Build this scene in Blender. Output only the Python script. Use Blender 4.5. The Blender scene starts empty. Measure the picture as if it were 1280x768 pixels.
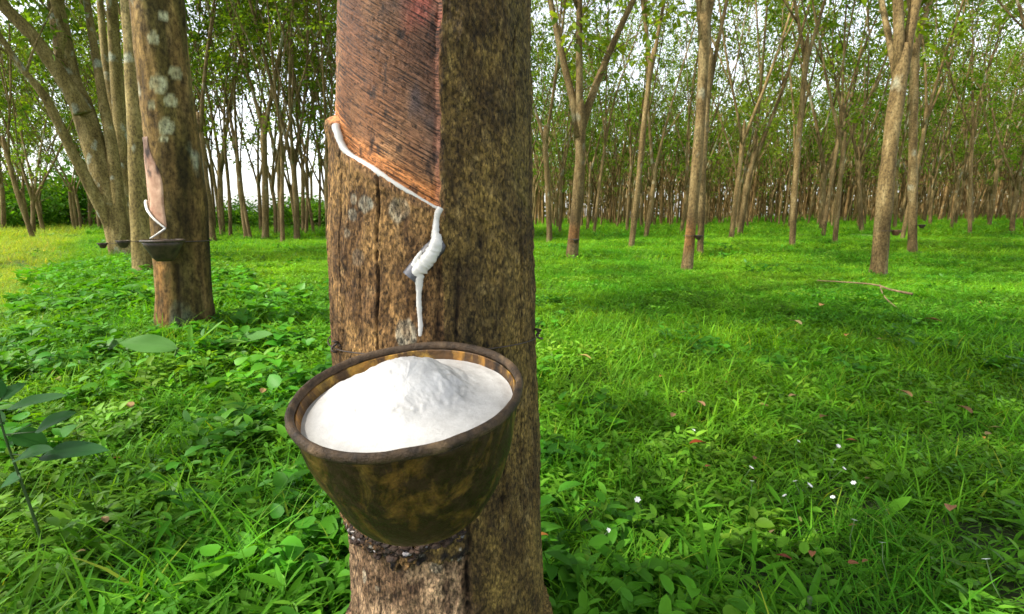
import bpy, math, random
import numpy as np
from mathutils import Vector, Matrix
R = math.radians
# ------------------------------------------------------------------ camera, world, sun, exposure
scene = bpy.context.scene
COL = scene.collection
F_PX = 650.0                                     # focal length in photo pixels (1280 wide)
PITCH = math.atan(112.0 / F_PX)
CAM_H = 0.62
cam_d = bpy.data.cameras.new('camera'); cam = bpy.data.objects.new('camera', cam_d); COL.objects.link(cam)
cam_d.sensor_width = 36.0; cam_d.lens = 36.0 * F_PX / 1280.0
cam_d.clip_start = 0.02; cam_d.clip_end = 2000.0
cam.location = (0, 0, CAM_H); cam.rotation_euler = (R(90) - PITCH, 0, 0)
cam_d.dof.use_dof = True; cam_d.dof.focus_distance = 0.47; cam_d.dof.aperture_fstop = 24.0
scene.camera = cam

SUN_DIR = Vector((-0.80, -0.22, 0.0)).normalized(); SUN_EL = R(54)
world = bpy.data.worlds.new('World'); scene.world = world; world.use_nodes = True
wn = world.node_tree; wn.nodes.clear()
sky = wn.nodes.new('ShaderNodeTexSky'); sky.sky_type = 'NISHITA'; sky.sun_disc = False
sky.sun_elevation = SUN_EL; sky.sun_rotation = math.atan2(SUN_DIR.x, SUN_DIR.y)
sky.dust_density = 3.0; sky.air_density = 1.0
hs = wn.nodes.new('ShaderNodeHueSaturation'); hs.inputs['Saturation'].default_value = 0.35; hs.inputs['Value'].default_value = 1.5
bg = wn.nodes.new('ShaderNodeBackground'); bg.inputs['Strength'].default_value = 0.15
wo = wn.nodes.new('ShaderNodeOutputWorld')
wn.links.new(sky.outputs[0], hs.inputs['Color']); _tc = wn.nodes.new('ShaderNodeTexCoord'); _sp = wn.nodes.new('ShaderNodeSeparateXYZ'); wn.links.new(_tc.outputs['Generated'], _sp.inputs[0])
_mr = wn.nodes.new('ShaderNodeMapRange'); _mr.inputs['From Min'].default_value = 0.0; _mr.inputs['From Max'].default_value = 0.75      # bright hazy cloud low in the sky
_mr.inputs['To Min'].default_value = 2.2; _mr.inputs['To Max'].default_value = 0.5; wn.links.new(_sp.outputs['Z'], _mr.inputs['Value'])
_vm = wn.nodes.new('ShaderNodeVectorMath'); _vm.operation = 'SCALE'; wn.links.new(hs.outputs[0], _vm.inputs[0]); wn.links.new(_mr.outputs[0], _vm.inputs['Scale'])
wn.links.new(_vm.outputs[0], bg.inputs['Color']); wn.links.new(bg.outputs[0], wo.inputs['Surface'])
sun_d = bpy.data.lights.new('sun', 'SUN'); sun = bpy.data.objects.new('sun', sun_d); COL.objects.link(sun)
sun_d.energy = 5.0; sun_d.angle = R(0.6); sun_d.color = (1.0, 0.94, 0.83)
sv = Vector((SUN_DIR.x * math.cos(SUN_EL), SUN_DIR.y * math.cos(SUN_EL), math.sin(SUN_EL)))
sun.rotation_euler = sv.to_track_quat('Z', 'Y').to_euler()
scene.view_settings.view_transform = 'Standard'; scene.view_settings.look = 'None'
scene.view_settings.exposure = 0.56; scene.view_settings.gamma = 1.0; scene.view_settings.use_curve_mapping = False
scene.cycles.max_bounces = 7; scene.cycles.diffuse_bounces = 4; scene.cycles.glossy_bounces = 2
scene.cycles.transmission_bounces = 4; scene.cycles.use_denoising = True
scene.cycles.caustics_reflective = False; scene.cycles.caustics_refractive = False

# ------------------------------------------------------------------ numbers: noise, camera geometry
rng = np.random.default_rng(11)
def _h(ix, iy, iz, s):
    n = (ix.astype(np.int64) * 374761393 + iy.astype(np.int64) * 668265263 + iz.astype(np.int64) * 2147483647 + s * 1274126177) & 0x7fffffff
    n = ((n ^ (n >> 13)) * 1274126177) & 0x7fffffff
    n = ((n ^ (n >> 16)) * 668265263) & 0x7fffffff
    return ((n ^ (n >> 15)) & 0xffff) / 65535.0
def vn(x, y, z=None, s=0):
    x = np.asarray(x, float); y = np.asarray(y, float); z = np.zeros_like(x) if z is None else np.asarray(z, float)
    ix, iy, iz = np.floor(x), np.floor(y), np.floor(z)
    fx, fy, fz = x - ix, y - iy, z - iz
    fx, fy, fz = [t * t * (3 - 2 * t) for t in (fx, fy, fz)]
    o = 0
    for a in (0, 1):
        for b in (0, 1):
            for c in (0, 1):
                w = (fx if a else 1 - fx) * (fy if b else 1 - fy) * (fz if c else 1 - fz)
                o = o + w * _h(ix + a, iy + b, iz + c, s)
    return o * 2 - 1
def fbm(x, y, z=None, s=0, o=4):
    t = 0; a = 0.5
    for i in range(o):
        t = t + a * vn(np.asarray(x) * 2 ** i, np.asarray(y) * 2 ** i, None if z is None else np.asarray(z) * 2 ** i, s + i)
        a *= 0.55
    return t
def ss(a, b, x):
    t = np.clip((np.asarray(x, float) - a) / (b - a), 0, 1); return t * t * (3 - 2 * t)
FW = np.array([0, math.cos(PITCH), -math.sin(PITCH)]); UP = np.array([0, math.sin(PITCH), math.cos(PITCH)])
CAMP = np.array([0, 0, CAM_H])
def ray(px, py):
    d = FW + np.array([1, 0, 0]) * (px - 640) / F_PX + UP * (384 - py) / F_PX
    return d
def at_y(px, py, Y):                                # the point seen at that photo pixel, Y metres in front
    d = ray(px, py); return CAMP + d * (Y / d[1])
def gz(x, y):                                       # ground height
    x = np.asarray(x, float); y = np.asarray(y, float)
    far = ss(1.0, 5.0, y)
    h = 0.035 * fbm(x * 0.9, y * 0.9, s=5, o=3) * (0.4 + 0.6 * far) + 0.10 * fbm(x * 0.16, y * 0.16, s=9, o=2) * far
    rowd = np.abs((x + 0.09) + 0.78 * (y - 0.6)) / 1.27
    h = h + 0.08 * np.exp(-(rowd / 0.8) ** 2) * ss(1.5, 3.5, y)
    h = h + 0.012 * np.clip(x - 8, 0, 60) * ss(8, 25, y)
    return h
def on_ground(px, py):
    d = ray(px, py); t = CAM_H / -d[2]
    for _ in range(8):
        p = CAMP + d * t; t = (CAM_H - float(gz(p[0], p[1]))) / -d[2]
    p = CAMP + d * t
    return Vector((p[0], p[1], float(gz(p[0], p[1]))))

# ------------------------------------------------------------------ mesh helpers
class MB:
    def __init__(s): s.v = []; s.f3 = []; s.f4 = []; s.n = 0; s.c = []
    def add(s, v, f, c=None):
        v = np.asarray(v, float); f = np.asarray(f, int)
        (s.f3 if f.shape[1] == 3 else s.f4).append(f + s.n)
        s.v.append(v); s.n += len(v)
        s.c.append(np.ones((len(v), 3)) if c is None else np.broadcast_to(np.asarray(c, float), (len(v), 3)))
    def merge(s, v, fl, c=None):
        k = s.n; v = np.asarray(v, float)
        for f in fl:
            f = np.asarray(f, int); (s.f3 if f.shape[1] == 3 else s.f4).append(f + k)
        s.v.append(v); s.n += len(v)
        s.c.append(np.ones((len(v), 3)) if c is None else np.broadcast_to(np.asarray(c, float), (len(v), 3)))
    def mesh(s, name, mat=None, smooth=True):
        V = np.concatenate(s.v); me = bpy.data.meshes.new(name)
        f3 = np.concatenate(s.f3) if s.f3 else np.zeros((0, 3), int); f4 = np.concatenate(s.f4) if s.f4 else np.zeros((0, 4), int)
        me.vertices.add(len(V)); me.vertices.foreach_set('co', V.astype(np.float32).ravel())
        li = np.concatenate([f3.ravel(), f4.ravel()]); me.loops.add(len(li)); me.loops.foreach_set('vertex_index', li.astype(np.int32))
        tot = np.concatenate([np.full(len(f3), 3), np.full(len(f4), 4)]); st = np.concatenate([[0], np.cumsum(tot)[:-1]])
        me.polygons.add(len(tot)); me.polygons.foreach_set('loop_start', st.astype(np.int32))
        me.polygons.foreach_set('use_smooth', np.full(len(tot), smooth))
        ca = me.color_attributes.new('col', 'FLOAT_COLOR', 'POINT')
        C4 = np.ones((len(V), 4)); C4[:, :3] = np.concatenate(s.c); ca.data.foreach_set('color', C4.astype(np.float32).ravel())
        me.update(calc_edges=True); me.validate()
        if mat: me.materials.append(mat)
        return me
def tag(o, label=None, cat=None, group=None, kind=None):
    for k, v in (('label', label), ('category', cat), ('group', group), ('kind', kind)):
        if v: o[k] = v
    return o
def link(name, me, parent=None, loc=None):
    o = bpy.data.objects.new(name, me); COL.objects.link(o)
    if parent: o.parent = parent
    if loc is not None: o.location = loc
    return o
def empty(name, loc, rz=0.0):
    o = bpy.data.objects.new(name, None); COL.objects.link(o); o.location = loc; o.rotation_euler = (0, 0, rz); o.empty_display_size = 0.1
    return o
def copy_tree(o):
    c = o.copy(); COL.objects.link(c)
    for ch in list(o.children):
        d = ch.copy(); COL.objects.link(d); d.parent = c
        for g in list(ch.children):
            e = g.copy(); COL.objects.link(e); e.parent = d
    return c
def tube(mb, P, rad, n=8, c=None, flat=None, cap=True, jit=0.0, sd=0):
    P = np.asarray(P, float); m = len(P); rad = np.broadcast_to(np.asarray(rad, float), (m,))
    T = np.gradient(P, axis=0); T /= np.linalg.norm(T, axis=1)[:, None] + 1e-12
    ref = np.array([1.0, 0, 0]) if abs(T[0][0]) < 0.8 else np.array([0, 0, 1.0])
    A = []; u = ref
    for t in T:
        u = u - t * (u @ t); u = u / (np.linalg.norm(u) + 1e-12); A.append(u)
    A = np.array(A); B = np.cross(T, A)
    th = np.linspace(0, 2 * np.pi, n, endpoint=False)
    rr = rad[:, None] * np.ones(n)
    if jit:
        rr = rr * (1 + jit * fbm(np.cos(th)[None] * 1.5 + sd, np.sin(th)[None] * 1.5 + np.zeros((m, 1)), (np.arange(m) * 0.7)[:, None] + np.zeros((1, n)), s=sd, o=2))
    V = P[:, None] + rr[..., None] * (np.cos(th)[None, :, None] * A[:, None] + np.sin(th)[None, :, None] * B[:, None])
    V = V.reshape(-1, 3); i = np.arange(m - 1)[:, None] * n; j = np.arange(n)[None]; k = (j + 1) % n
    Fq = np.stack([i + j, i + k, i + n + k, i + n + j], -1).reshape(-1, 4)
    if cap:
        V = np.concatenate([V, P[:1], P[-1:]]); b = m * n
        j = np.arange(n); k = (j + 1) % n
        t3 = np.concatenate([np.stack([k, j, np.full(n, b)], -1), np.stack([(m - 1) * n + j, (m - 1) * n + k, np.full(n, b + 1)], -1)])
        mb.merge(V, [Fq, t3], c)
    else:
        mb.add(V, Fq, c)
def spline(P, n=40):
    P = np.asarray(P, float); m = len(P); t = np.linspace(0, m - 1, n); i = np.clip(t.astype(int), 0, m - 2); f = (t - i)[:, None]
    g = lambda k: P[np.clip(k, 0, m - 1)]
    a, b, c, d = g(i - 1), g(i), g(i + 1), g(i + 2)
    return 0.5 * (2 * b + (c - a) * f + (2 * a - 5 * b + 4 * c - d) * f ** 2 + (3 * b - a - 3 * c + d) * f ** 3)
def unit(v): return v / (np.linalg.norm(v, axis=-1, keepdims=True) + 1e-12)
PROF = {'lance': ([0, .22, .5, .78, 1], [.06, .75, 1, .62, .0]), 'oval': ([0, .18, .45, .78, 1], [.1, .8, 1, .75, .0]),
        'heart': ([0, .12, .4, .75, 1], [.35, .95, 1, .6, .0]), 'blade': ([0, .3, .6, .85, 1], [.8, 1, .8, .45, .0])}
def leaves(mb, base, d, nrm, L, W, kind='lance', bend=0.3, fold=0.25, cols=None):
    """many curved leaves at once: base points, directions, face normals, lengths, widths"""
    base = np.asarray(base, float); N = len(base); d = unit(np.asarray(d, float)); nrm = np.asarray(nrm, float)
    nrm = unit(nrm - d * (nrm * d).sum(1, keepdims=True)); s = np.cross(d, nrm)
    L = np.broadcast_to(L, (N,)).astype(float); W = np.broadcast_to(W, (N,)).astype(float); bend = np.broadcast_to(bend, (N,)).astype(float)
    ts, ws = PROF[kind]; V = []; mid = fold > 0
    for t, w in zip(ts, ws):
        c = base + d * (L * t)[:, None] - nrm * (L * bend * t * t)[:, None]
        hw = (W * 0.5 * w)[:, None]; up = nrm * hw * fold
        if mid: V += [c - s * hw + up, c, c + s * hw + up]
        else: V += [c - s * hw, c + s * hw]
    k = 3 if mid else 2
    V = np.stack(V, 1); nv = V.shape[1]; off = (np.arange(N) * nv)[:, None, None]; fs = []
    for r in range(len(ts) - 1):
        for q in range(k - 1):
            a = r * k + q; fs.append([a, a + 1, a + k + 1, a + k])
    Fq = (np.array(fs)[None] + off).reshape(-1, 4)
    if cols is None: cols = np.ones((N, 3))
    cc = np.repeat(cols[:, None], nv, 1).reshape(-1, 3)
    mb.add(V.reshape(-1, 3), Fq, cc)
def rhomb(mb, base, d, nrm, L, W, cols=None, bend=0.2):
    """light leaves of six points for far crowns"""
    N = len(base); d = unit(d); nrm = unit(nrm - d * (nrm * d).sum(1, keepdims=True)); s = np.cross(d, nrm)
    L = np.broadcast_to(L, (N,))[:, None]; W = np.broadcast_to(W, (N,))[:, None]
    a = base; b = base + d * L * .35 + s * W * .5 + nrm * L * .03; c = base + d * L * .72 + s * W * .38 - nrm * L * bend * .4
    e = base + d * L - nrm * L * bend; f = base + d * L * .72 - s * W * .38 - nrm * L * bend * .4; g = base + d * L * .35 - s * W * .5 + nrm * L * .03
    V = np.stack([a, b, c, e, f, g], 1); o = (np.arange(N) * 6)[:, None, None]
    Fq = (np.array([[0, 1, 2, 5], [2, 3, 4, 5]])[None] + o).reshape(-1, 4)
    mb.add(V.reshape(-1, 3), Fq, np.repeat((np.ones((N, 3)) if cols is None else cols)[:, None], 6, 1).reshape(-1, 3))

# ------------------------------------------------------------------ materials
def new_mat(name):
    m = bpy.data.materials.new(name); m.use_nodes = True; nt = m.node_tree; nt.nodes.clear()
    out = nt.nodes.new('ShaderNodeOutputMaterial'); return m, nt, out
def N(nt, t, **kw):
    n = nt.nodes.new(t)
    for k, v in kw.items():
        if k in n.inputs: n.inputs[k].default_value = v
        else: setattr(n, k, v)
    return n
def noise(nt, co, scale, detail=4, rough=0.6, dist=0.0):
    n = N(nt, 'ShaderNodeTexNoise'); n.inputs['Scale'].default_value = scale; n.inputs['Detail'].default_value = detail
    n.inputs['Roughness'].default_value = rough; n.inputs['Distortion'].default_value = dist
    if co: nt.links.new(co, n.inputs['Vector'])
    return n.outputs['Fac']
def ramp(nt, fac, stops, interp='LINEAR'):
    r = N(nt, 'ShaderNodeValToRGB'); r.color_ramp.interpolation = interp; e = r.color_ramp.elements
    while len(e) < len(stops): e.new(0.5)
    for el, (p, c) in zip(e, stops): el.position = p; el.color = (*c, 1) if len(c) == 3 else c
    nt.links.new(fac, r.inputs[0]); return r.outputs['Color']
def g3(v): return (v, v, v)
def mix(nt, a, b, fac, mode='MIX'):
    m = N(nt, 'ShaderNodeMix'); m.data_type = 'RGBA'; m.blend_type = mode
    for s, v in ((6, a), (7, b)):
        if isinstance(v, (tuple, list)): m.inputs[s].default_value = (*v, 1) if len(v) == 3 else v
        else: nt.links.new(v, m.inputs[s])
    if isinstance(fac, (int, float)): m.inputs[0].default_value = fac
    else: nt.links.new(fac, m.inputs[0])
    return m.outputs[2]
def mapped(nt, scale, src='Object'):
    tc = N(nt, 'ShaderNodeTexCoord'); mp = N(nt, 'ShaderNodeMapping'); mp.inputs['Scale'].default_value = scale
    nt.links.new(tc.outputs[src], mp.inputs['Vector']); return mp.outputs[0]
def attr(nt, name='col'):
    a = N(nt, 'ShaderNodeAttribute'); a.attribute_name = name; return a.outputs['Color']
def bump(nt, h, strength, dist, prev=None):
    b = N(nt, 'ShaderNodeBump'); b.inputs['Strength'].default_value = strength; b.inputs['Distance'].default_value = dist
    nt.links.new(h, b.inputs['Height'])
    if prev: nt.links.new(prev, b.inputs['Normal'])
    return b.outputs[0]
def principled(nt, out, color, rough=0.8, normal=None, spec=0.3, **kw):
    p = N(nt, 'ShaderNodeBsdfPrincipled')
    if isinstance(color, tuple): p.inputs['Base Color'].default_value = (*color, 1)
    else: nt.links.new(color, p.inputs['Base Color'])
    if isinstance(rough, float): p.inputs['Roughness'].default_value = rough
    else: nt.links.new(rough, p.inputs['Roughness'])
    p.inputs['Specular IOR Level'].default_value = spec
    if normal: nt.links.new(normal, p.inputs['Normal'])
    for k, v in kw.items(): p.inputs[k.replace('_', ' ')].default_value = v
    nt.links.new(p.outputs[0], out.inputs['Surface']); return p
def leaf_mat(name, c1, c2, trans=0.35, gloss=0.35, spec=0.4, patch=None, patch_scale=0.5):
    """per-leaf colour from the mesh, per-plant drift from world position, light through the blade"""
    m, nt, out = new_mat(name)
    geo = N(nt, 'ShaderNodeNewGeometry')
    f = noise(nt, geo.outputs['Position'], 1.3, 3)
    oi = N(nt, 'ShaderNodeObjectInfo')
    col = mix(nt, c1, c2, oi.outputs['Random'])
    if patch: col = mix(nt, col, patch, ramp(nt, noise(nt, geo.outputs['Position'], patch_scale, 3), [(0.42, g3(0)), (0.62, g3(1))]))
    if name == 'grass_blade':                        # the mown clearing left of the row gets a paler, yellower grass colour
        sx = N(nt, 'ShaderNodeSeparateXYZ'); nt.links.new(geo.outputs['Position'], sx.inputs[0])
        def mth(op, a, b):
            q = N(nt, 'ShaderNodeMath'); q.operation = op
            for i_, v_ in enumerate((a, b)):
                if isinstance(v_, (int, float)): q.inputs[i_].default_value = v_
                else: nt.links.new(v_, q.inputs[i_])
            return q.outputs[0]
        dd = mth('ADD', mth('ADD', sx.outputs['X'], mth('MULTIPLY', sx.outputs['Y'], .78)), mth('MULTIPLY', f, -.8))
        mr = N(nt, 'ShaderNodeMapRange'); mr.inputs['From Min'].default_value = -.7; mr.inputs['From Max'].default_value = -1.5; nt.links.new(dd, mr.inputs['Value'])
        col = mix(nt, col, (.26, .36, .05), mth('MULTIPLY', mr.outputs[0], .8))
    col = mix(nt, col, ramp(nt, f, [(0.3, g3(0.75)), (0.7, g3(1.25))]), 1.0, 'MULTIPLY')
    col = mix(nt, col, attr(nt), 1.0, 'MULTIPLY')
    p = N(nt, 'ShaderNodeBsdfPrincipled'); p.inputs['Roughness'].default_value = gloss; p.inputs['Specular IOR Level'].default_value = spec
    nt.links.new(col, p.inputs['Base Color'])
    t = N(nt, 'ShaderNodeBsdfTranslucent'); nt.links.new(mix(nt, col, (1.5, 1.35, 0.35), 1.0, 'MULTIPLY'), t.inputs['Color'])
    mx = N(nt, 'ShaderNodeMixShader'); mx.inputs[0].default_value = trans
    nt.links.new(p.outputs[0], mx.inputs[1]); nt.links.new(t.outputs[0], mx.inputs[2]); nt.links.new(mx.outputs[0], out.inputs['Surface'])
    return m
M = {}
M['grass'] = leaf_mat('grass_blade', (.046, .205, .009), (.095, .29, .014), trans=.42, gloss=.6, spec=.15, patch=(.16, .36, .018), patch_scale=.45)
M['weed'] = leaf_mat('weed_leaf', (.048, .190, .012), (.100, .29, .018), trans=.35, gloss=.5, spec=.22, patch=(.16, .32, .022), patch_scale=.6)
M['broad'] = leaf_mat('broad_leaf', (.038, .17, .010), (.085, .28, .014), trans=.35, gloss=.48, spec=.25)
M['seedling'] = leaf_mat('seedling_leaf', (.020, .095, .018), (.032, .12, .020), trans=.3, gloss=.6, spec=.12)
M['paleleaf'] = leaf_mat('pale_leaf', (.08, .20, .045), (.10, .24, .05), trans=.35, gloss=.6, spec=.15)
M['crown'] = leaf_mat('crown_leaf', (.060, .160, .012), (.14, .26, .018), trans=.5, gloss=.6, spec=.15, patch=(.17, .26, .03), patch_scale=.12)
M['bushleaf'] = leaf_mat('bush_leaf', (.06, .18, .015), (.11, .26, .02), trans=.45, gloss=.6, spec=.15)

def ground_mat():
    m, nt, out = new_mat('ground_soil'); geo = N(nt, 'ShaderNodeNewGeometry'); P = geo.outputs['Position']
    c = ramp(nt, noise(nt, P, 14, 5), [(0.3, (.018, .030, .008)), (0.6, (.04, .055, .018)), (0.8, (.09, .075, .035))])
    g = ramp(nt, noise(nt, P, 3, 5), [(0.3, (.05, .13, .015)), (0.7, (.10, .20, .025))])
    sx = N(nt, 'ShaderNodeSeparateXYZ'); nt.links.new(P, sx.inputs[0])
    mr = N(nt, 'ShaderNodeMapRange'); mr.inputs['From Min'].default_value = 5; mr.inputs['From Max'].default_value = 16; nt.links.new(sx.outputs['Y'], mr.inputs['Value'])
    principled(nt, out, mix(nt, c, g, mr.outputs[0]), .95, bump(nt, noise(nt, P, 25, 6), .8, .02)); return m
M['ground'] = ground_mat()
def bark_mat(name, a, b, c, patch=(.30, .33, .25), pscale=5.0, vs=0.25):
    m, nt, out = new_mat(name); co = mapped(nt, (1, 1, vs))
    oi = N(nt, 'ShaderNodeObjectInfo')
    col = ramp(nt, noise(nt, co, 9, 6, .65), [(0.3, a), (0.5, b), (0.72, c)])
    co2 = mapped(nt, (1, 1, .6))
    col = mix(nt, col, patch, ramp(nt, noise(nt, co2, pscale, 3, .5), [(0.6, g3(0)), (0.67, g3(.75))]))
    col = mix(nt, col, ramp(nt, noise(nt, co2, 60, 5, .75), [(0.36, g3(.35)), (0.58, g3(1.35))]), 1.0, 'MULTIPLY')
    col = mix(nt, col, ramp(nt, oi.outputs['Random'], [(0, g3(.8)), (1, g3(1.2))]), 1.0, 'MULTIPLY')
    col = mix(nt, col, attr(nt), 1.0, 'MULTIPLY')
    principled(nt, out, col, .85, bump(nt, noise(nt, mapped(nt, (1, 1, .35)), 35, 6, .7), .6, .012), spec=.2); return m
M['bark_row'] = bark_mat('bark_olive', (.060, .036, .012), (.145, .090, .028), (.29, .195, .075))
M['bark_left'] = bark_mat('bark_pale_olive', (.080, .056, .018), (.18, .135, .045), (.33, .26, .11))
M['bark_far'] = bark_mat('bark_tan', (.075, .048, .018), (.18, .122, .048), (.33, .25, .115), patch=(.36, .36, .25), pscale=3.0)
def plain(name, c1, c2, scale, rough=.6, bs=.3, bd=.002, spec=.4, src='Object', **kw):
    m, nt, out = new_mat(name); co = mapped(nt, (1, 1, 1), src)
    col = ramp(nt, noise(nt, co, scale, 5, .65), [(0.35, c1), (0.65, c2)])
    col = mix(nt, col, attr(nt), 1.0, 'MULTIPLY')
    principled(nt, out, col, rough, bump(nt, noise(nt, co, scale * 3, 5, .7), bs, bd), spec=spec, **kw); return m
M['panel_far'] = plain('tapped_bark', (.30, .15, .09), (.52, .33, .22), 14, .8, .5, .006)
M['latex'] = plain('latex_white', (.56, .54, .49), (.66, .645, .61), 22, .35, .3, .0015, .5)
M['curd'] = plain('latex_curd', (.47, .46, .44), (.57, .56, .54), 75, .45, .5, .0015, .4)
M['cup_dark'] = plain('dark_cup', (.020, .013, .009), (.070, .044, .026), 30, .5, .4, .003)
M['cup_brown'] = plain('brown_cup', (.10, .045, .022), (.20, .10, .05), 30, .6, .4, .003)
M['metal'] = plain('spout_metal', (.05, .05, .055), (.16, .16, .17), 80, .45, .4, .001, .5, Metallic=.6)
M['wire'] = plain('wire_rust', (.03, .022, .018), (.09, .06, .045), 120, .6, .4, .0006)
M['crust'] = plain('crust_dark', (.008, .005, .004), (.050, .026, .014), 90, .8, .8, .002)
M['crust_white'] = plain('crust_pale', (.22, .20, .17), (.42, .39, .34), 90, .7, .6, .002)
M['stick'] = plain('dead_wood', (.14, .09, .045), (.28, .20, .10), 20, .9, .5, .004)
M['stem'] = plain('green_stem', (.05, .11, .025), (.10, .17, .05), 40, .6, .2, .001)
M['petal'] = plain('white_petal', (.75, .76, .74), (.85, .86, .84), 40, .6, .1, .0004)
M['deadleaf'] = plain('dead_leaf', (.55, .60, .50), (.85, .92, .75), 60, .85, .4, .001, .1)

def hero_mat(name, fine=(0.45, 1.35)):
    m, nt, out = new_mat(name); co = mapped(nt, (1, 1, .55))
    f = noise(nt, co, 230, 6, .72)
    col = mix(nt, attr(nt), ramp(nt, f, [(0.34, g3(.36)), (0.46, g3(.95)), (0.64, g3(1.5))]), 1.0, 'MULTIPLY')
    f2 = noise(nt, mapped(nt, (1, 1, .4)), 520, 4, .75)
    col = mix(nt, col, ramp(nt, f2, [(0.38, g3(.3)), (0.5, g3(1.12))]), 1.0, 'MULTIPLY')
    vo = N(nt, 'ShaderNodeTexVoronoi'); vo.feature = 'F1'; vo.inputs['Scale'].default_value = 400; vo.inputs['Randomness'].default_value = 1.0
    wv = N(nt, 'ShaderNodeVectorMath'); wv.operation = 'ADD'; nz = N(nt, 'ShaderNodeTexNoise'); nz.inputs['Scale'].default_value = 90; nz.inputs['Detail'].default_value = 3
    sc_ = N(nt, 'ShaderNodeVectorMath'); sc_.operation = 'SCALE'; sc_.inputs['Scale'].default_value = .012; nt.links.new(nz.outputs['Color'], sc_.inputs[0])
    nt.links.new(mapped(nt, (1, 1, .5)), wv.inputs[0]); nt.links.new(sc_.outputs[0], wv.inputs[1]); nt.links.new(wv.outputs[0], vo.inputs['Vector'])
    bw = N(nt, 'ShaderNodeRGBToBW'); nt.links.new(vo.outputs['Color'], bw.inputs[0])
    col = mix(nt, col, ramp(nt, bw.outputs[0], [(.15, g3(.45)), (.40, g3(.95)), (.80, g3(1.35))]), 1.0, 'MULTIPLY')
    col = mix(nt, col, ramp(nt, vo.outputs['Distance'], [(.25, g3(1.1)), (.8, g3(.65))]), 1.0, 'MULTIPLY')
    n = bump(nt, f, 1.0, .006); n = bump(nt, f2, .8, .002, n); n = bump(nt, bw.outputs[0], .6, .0012, n)
    principled(nt, out, col, .75, n, spec=.28); return m
M['hero_bark'] = hero_mat('main_bark')
def panel_mat():
    m, nt, out = new_mat('main_tapping_panel')
    uv = N(nt, 'ShaderNodeUVMap'); uv.uv_map = 'cut'
    mp = N(nt, 'ShaderNodeMapping'); mp.inputs['Scale'].default_value = (22, 560, 1); nt.links.new(uv.outputs[0], mp.inputs[0])
    s1 = noise(nt, mp.outputs[0], 1.0, 4, .6, .4)
    mp2 = N(nt, 'ShaderNodeMapping'); mp2.inputs['Scale'].default_value = (90, 800, 1); nt.links.new(uv.outputs[0], mp2.inputs[0])
    s2 = noise(nt, mp2.outputs[0], 1.0, 4, .75)
    mp3 = N(nt, 'ShaderNodeMapping'); mp3.inputs['Scale'].default_value = (160, 230, 1); nt.links.new(uv.outputs[0], mp3.inputs[0])
    s3 = noise(nt, mp3.outputs[0], 1.0, 4, .75)
    col = mix(nt, attr(nt), ramp(nt, s1, [(0.38, g3(.2)), (0.48, g3(.9)), (0.66, g3(1.5))]), 1.0, 'MULTIPLY')
    col = mix(nt, col, ramp(nt, s2, [(0.34, g3(.45)), (0.5, g3(1.08))]), 1.0, 'MULTIPLY')
    col = mix(nt, col, ramp(nt, s3, [(0.36, g3(.22)), (0.47, g3(1.05))]), 1.0, 'MULTIPLY')
    n = bump(nt, s1, 1.0, .005); n = bump(nt, s2, .9, .002, n); n = bump(nt, s3, .7, .002, n)
    principled(nt, out, col, .62, n, spec=.35); return m
M['panel'] = panel_mat()
def bowl_mat():
    m, nt, out = new_mat('glazed_bowl')
    co = mapped(nt, (1, 1, .6)); f = noise(nt, co, 34, 5, .68, .6); g = noise(nt, mapped(nt, (1, 1, 1)), 110, 5, .7)
    f3 = noise(nt, mapped(nt, (1, 1, .3)), 16, 4, .6, 1.0)
    oc = mix(nt, (.155, .085, .018), (.135, .102, .022), ramp(nt, f3, [(0.4, g3(0)), (0.6, g3(1))]))
    col = mix(nt, oc, (.026, .015, .008), ramp(nt, f, [(0.38, g3(0)), (0.52, g3(.94))]))
    col = mix(nt, col, ramp(nt, g, [(0.35, g3(.55)), (0.65, g3(1.3))]), 1.0, 'MULTIPLY')
    col = mix(nt, col, attr(nt), 1.0, 'MULTIPLY')
    principled(nt, out, col, ramp(nt, g, [(0.3, g3(.34)), (0.7, g3(.62))]), bump(nt, g, .6, .002, bump(nt, f, .6, .003)), spec=.28); return m
M['bowl'] = bowl_mat()
M['rim'] = plain('bowl_rim', (.024, .015, .008), (.105, .064, .032), 70, .6, 1.0, .003, .35)

# ------------------------------------------------------------------ ground
def build_ground():
    xs = np.concatenate([-np.geomspace(400, 12, 16), np.linspace(-11.5, -3.1, 36), np.linspace(-3, 3, 130), np.linspace(3.1, 11.5, 36), np.geomspace(12, 400, 16)])
    ys = np.concatenate([-np.geomspace(400, 3, 12), np.linspace(-2, 0, 14), np.linspace(0.1, 4, 100), np.linspace(4.15, 14, 70), np.geomspace(14.5, 600, 34)])
    X, Y = np.meshgrid(xs, ys); Z = gz(X, Y); n = len(xs)
    mb = MB(); i = np.arange(len(ys) - 1)[:, None] * n; j = np.arange(n - 1)[None]
    mb.add(np.stack([X, Y, Z], -1).reshape(-1, 3), np.stack([i + j, i + j + 1, i + n + j + 1, i + n + j], -1).reshape(-1, 4))
    o = link('ground', mb.mesh('ground', M['ground'])); o['kind'] = 'structure'
build_ground()

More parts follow.
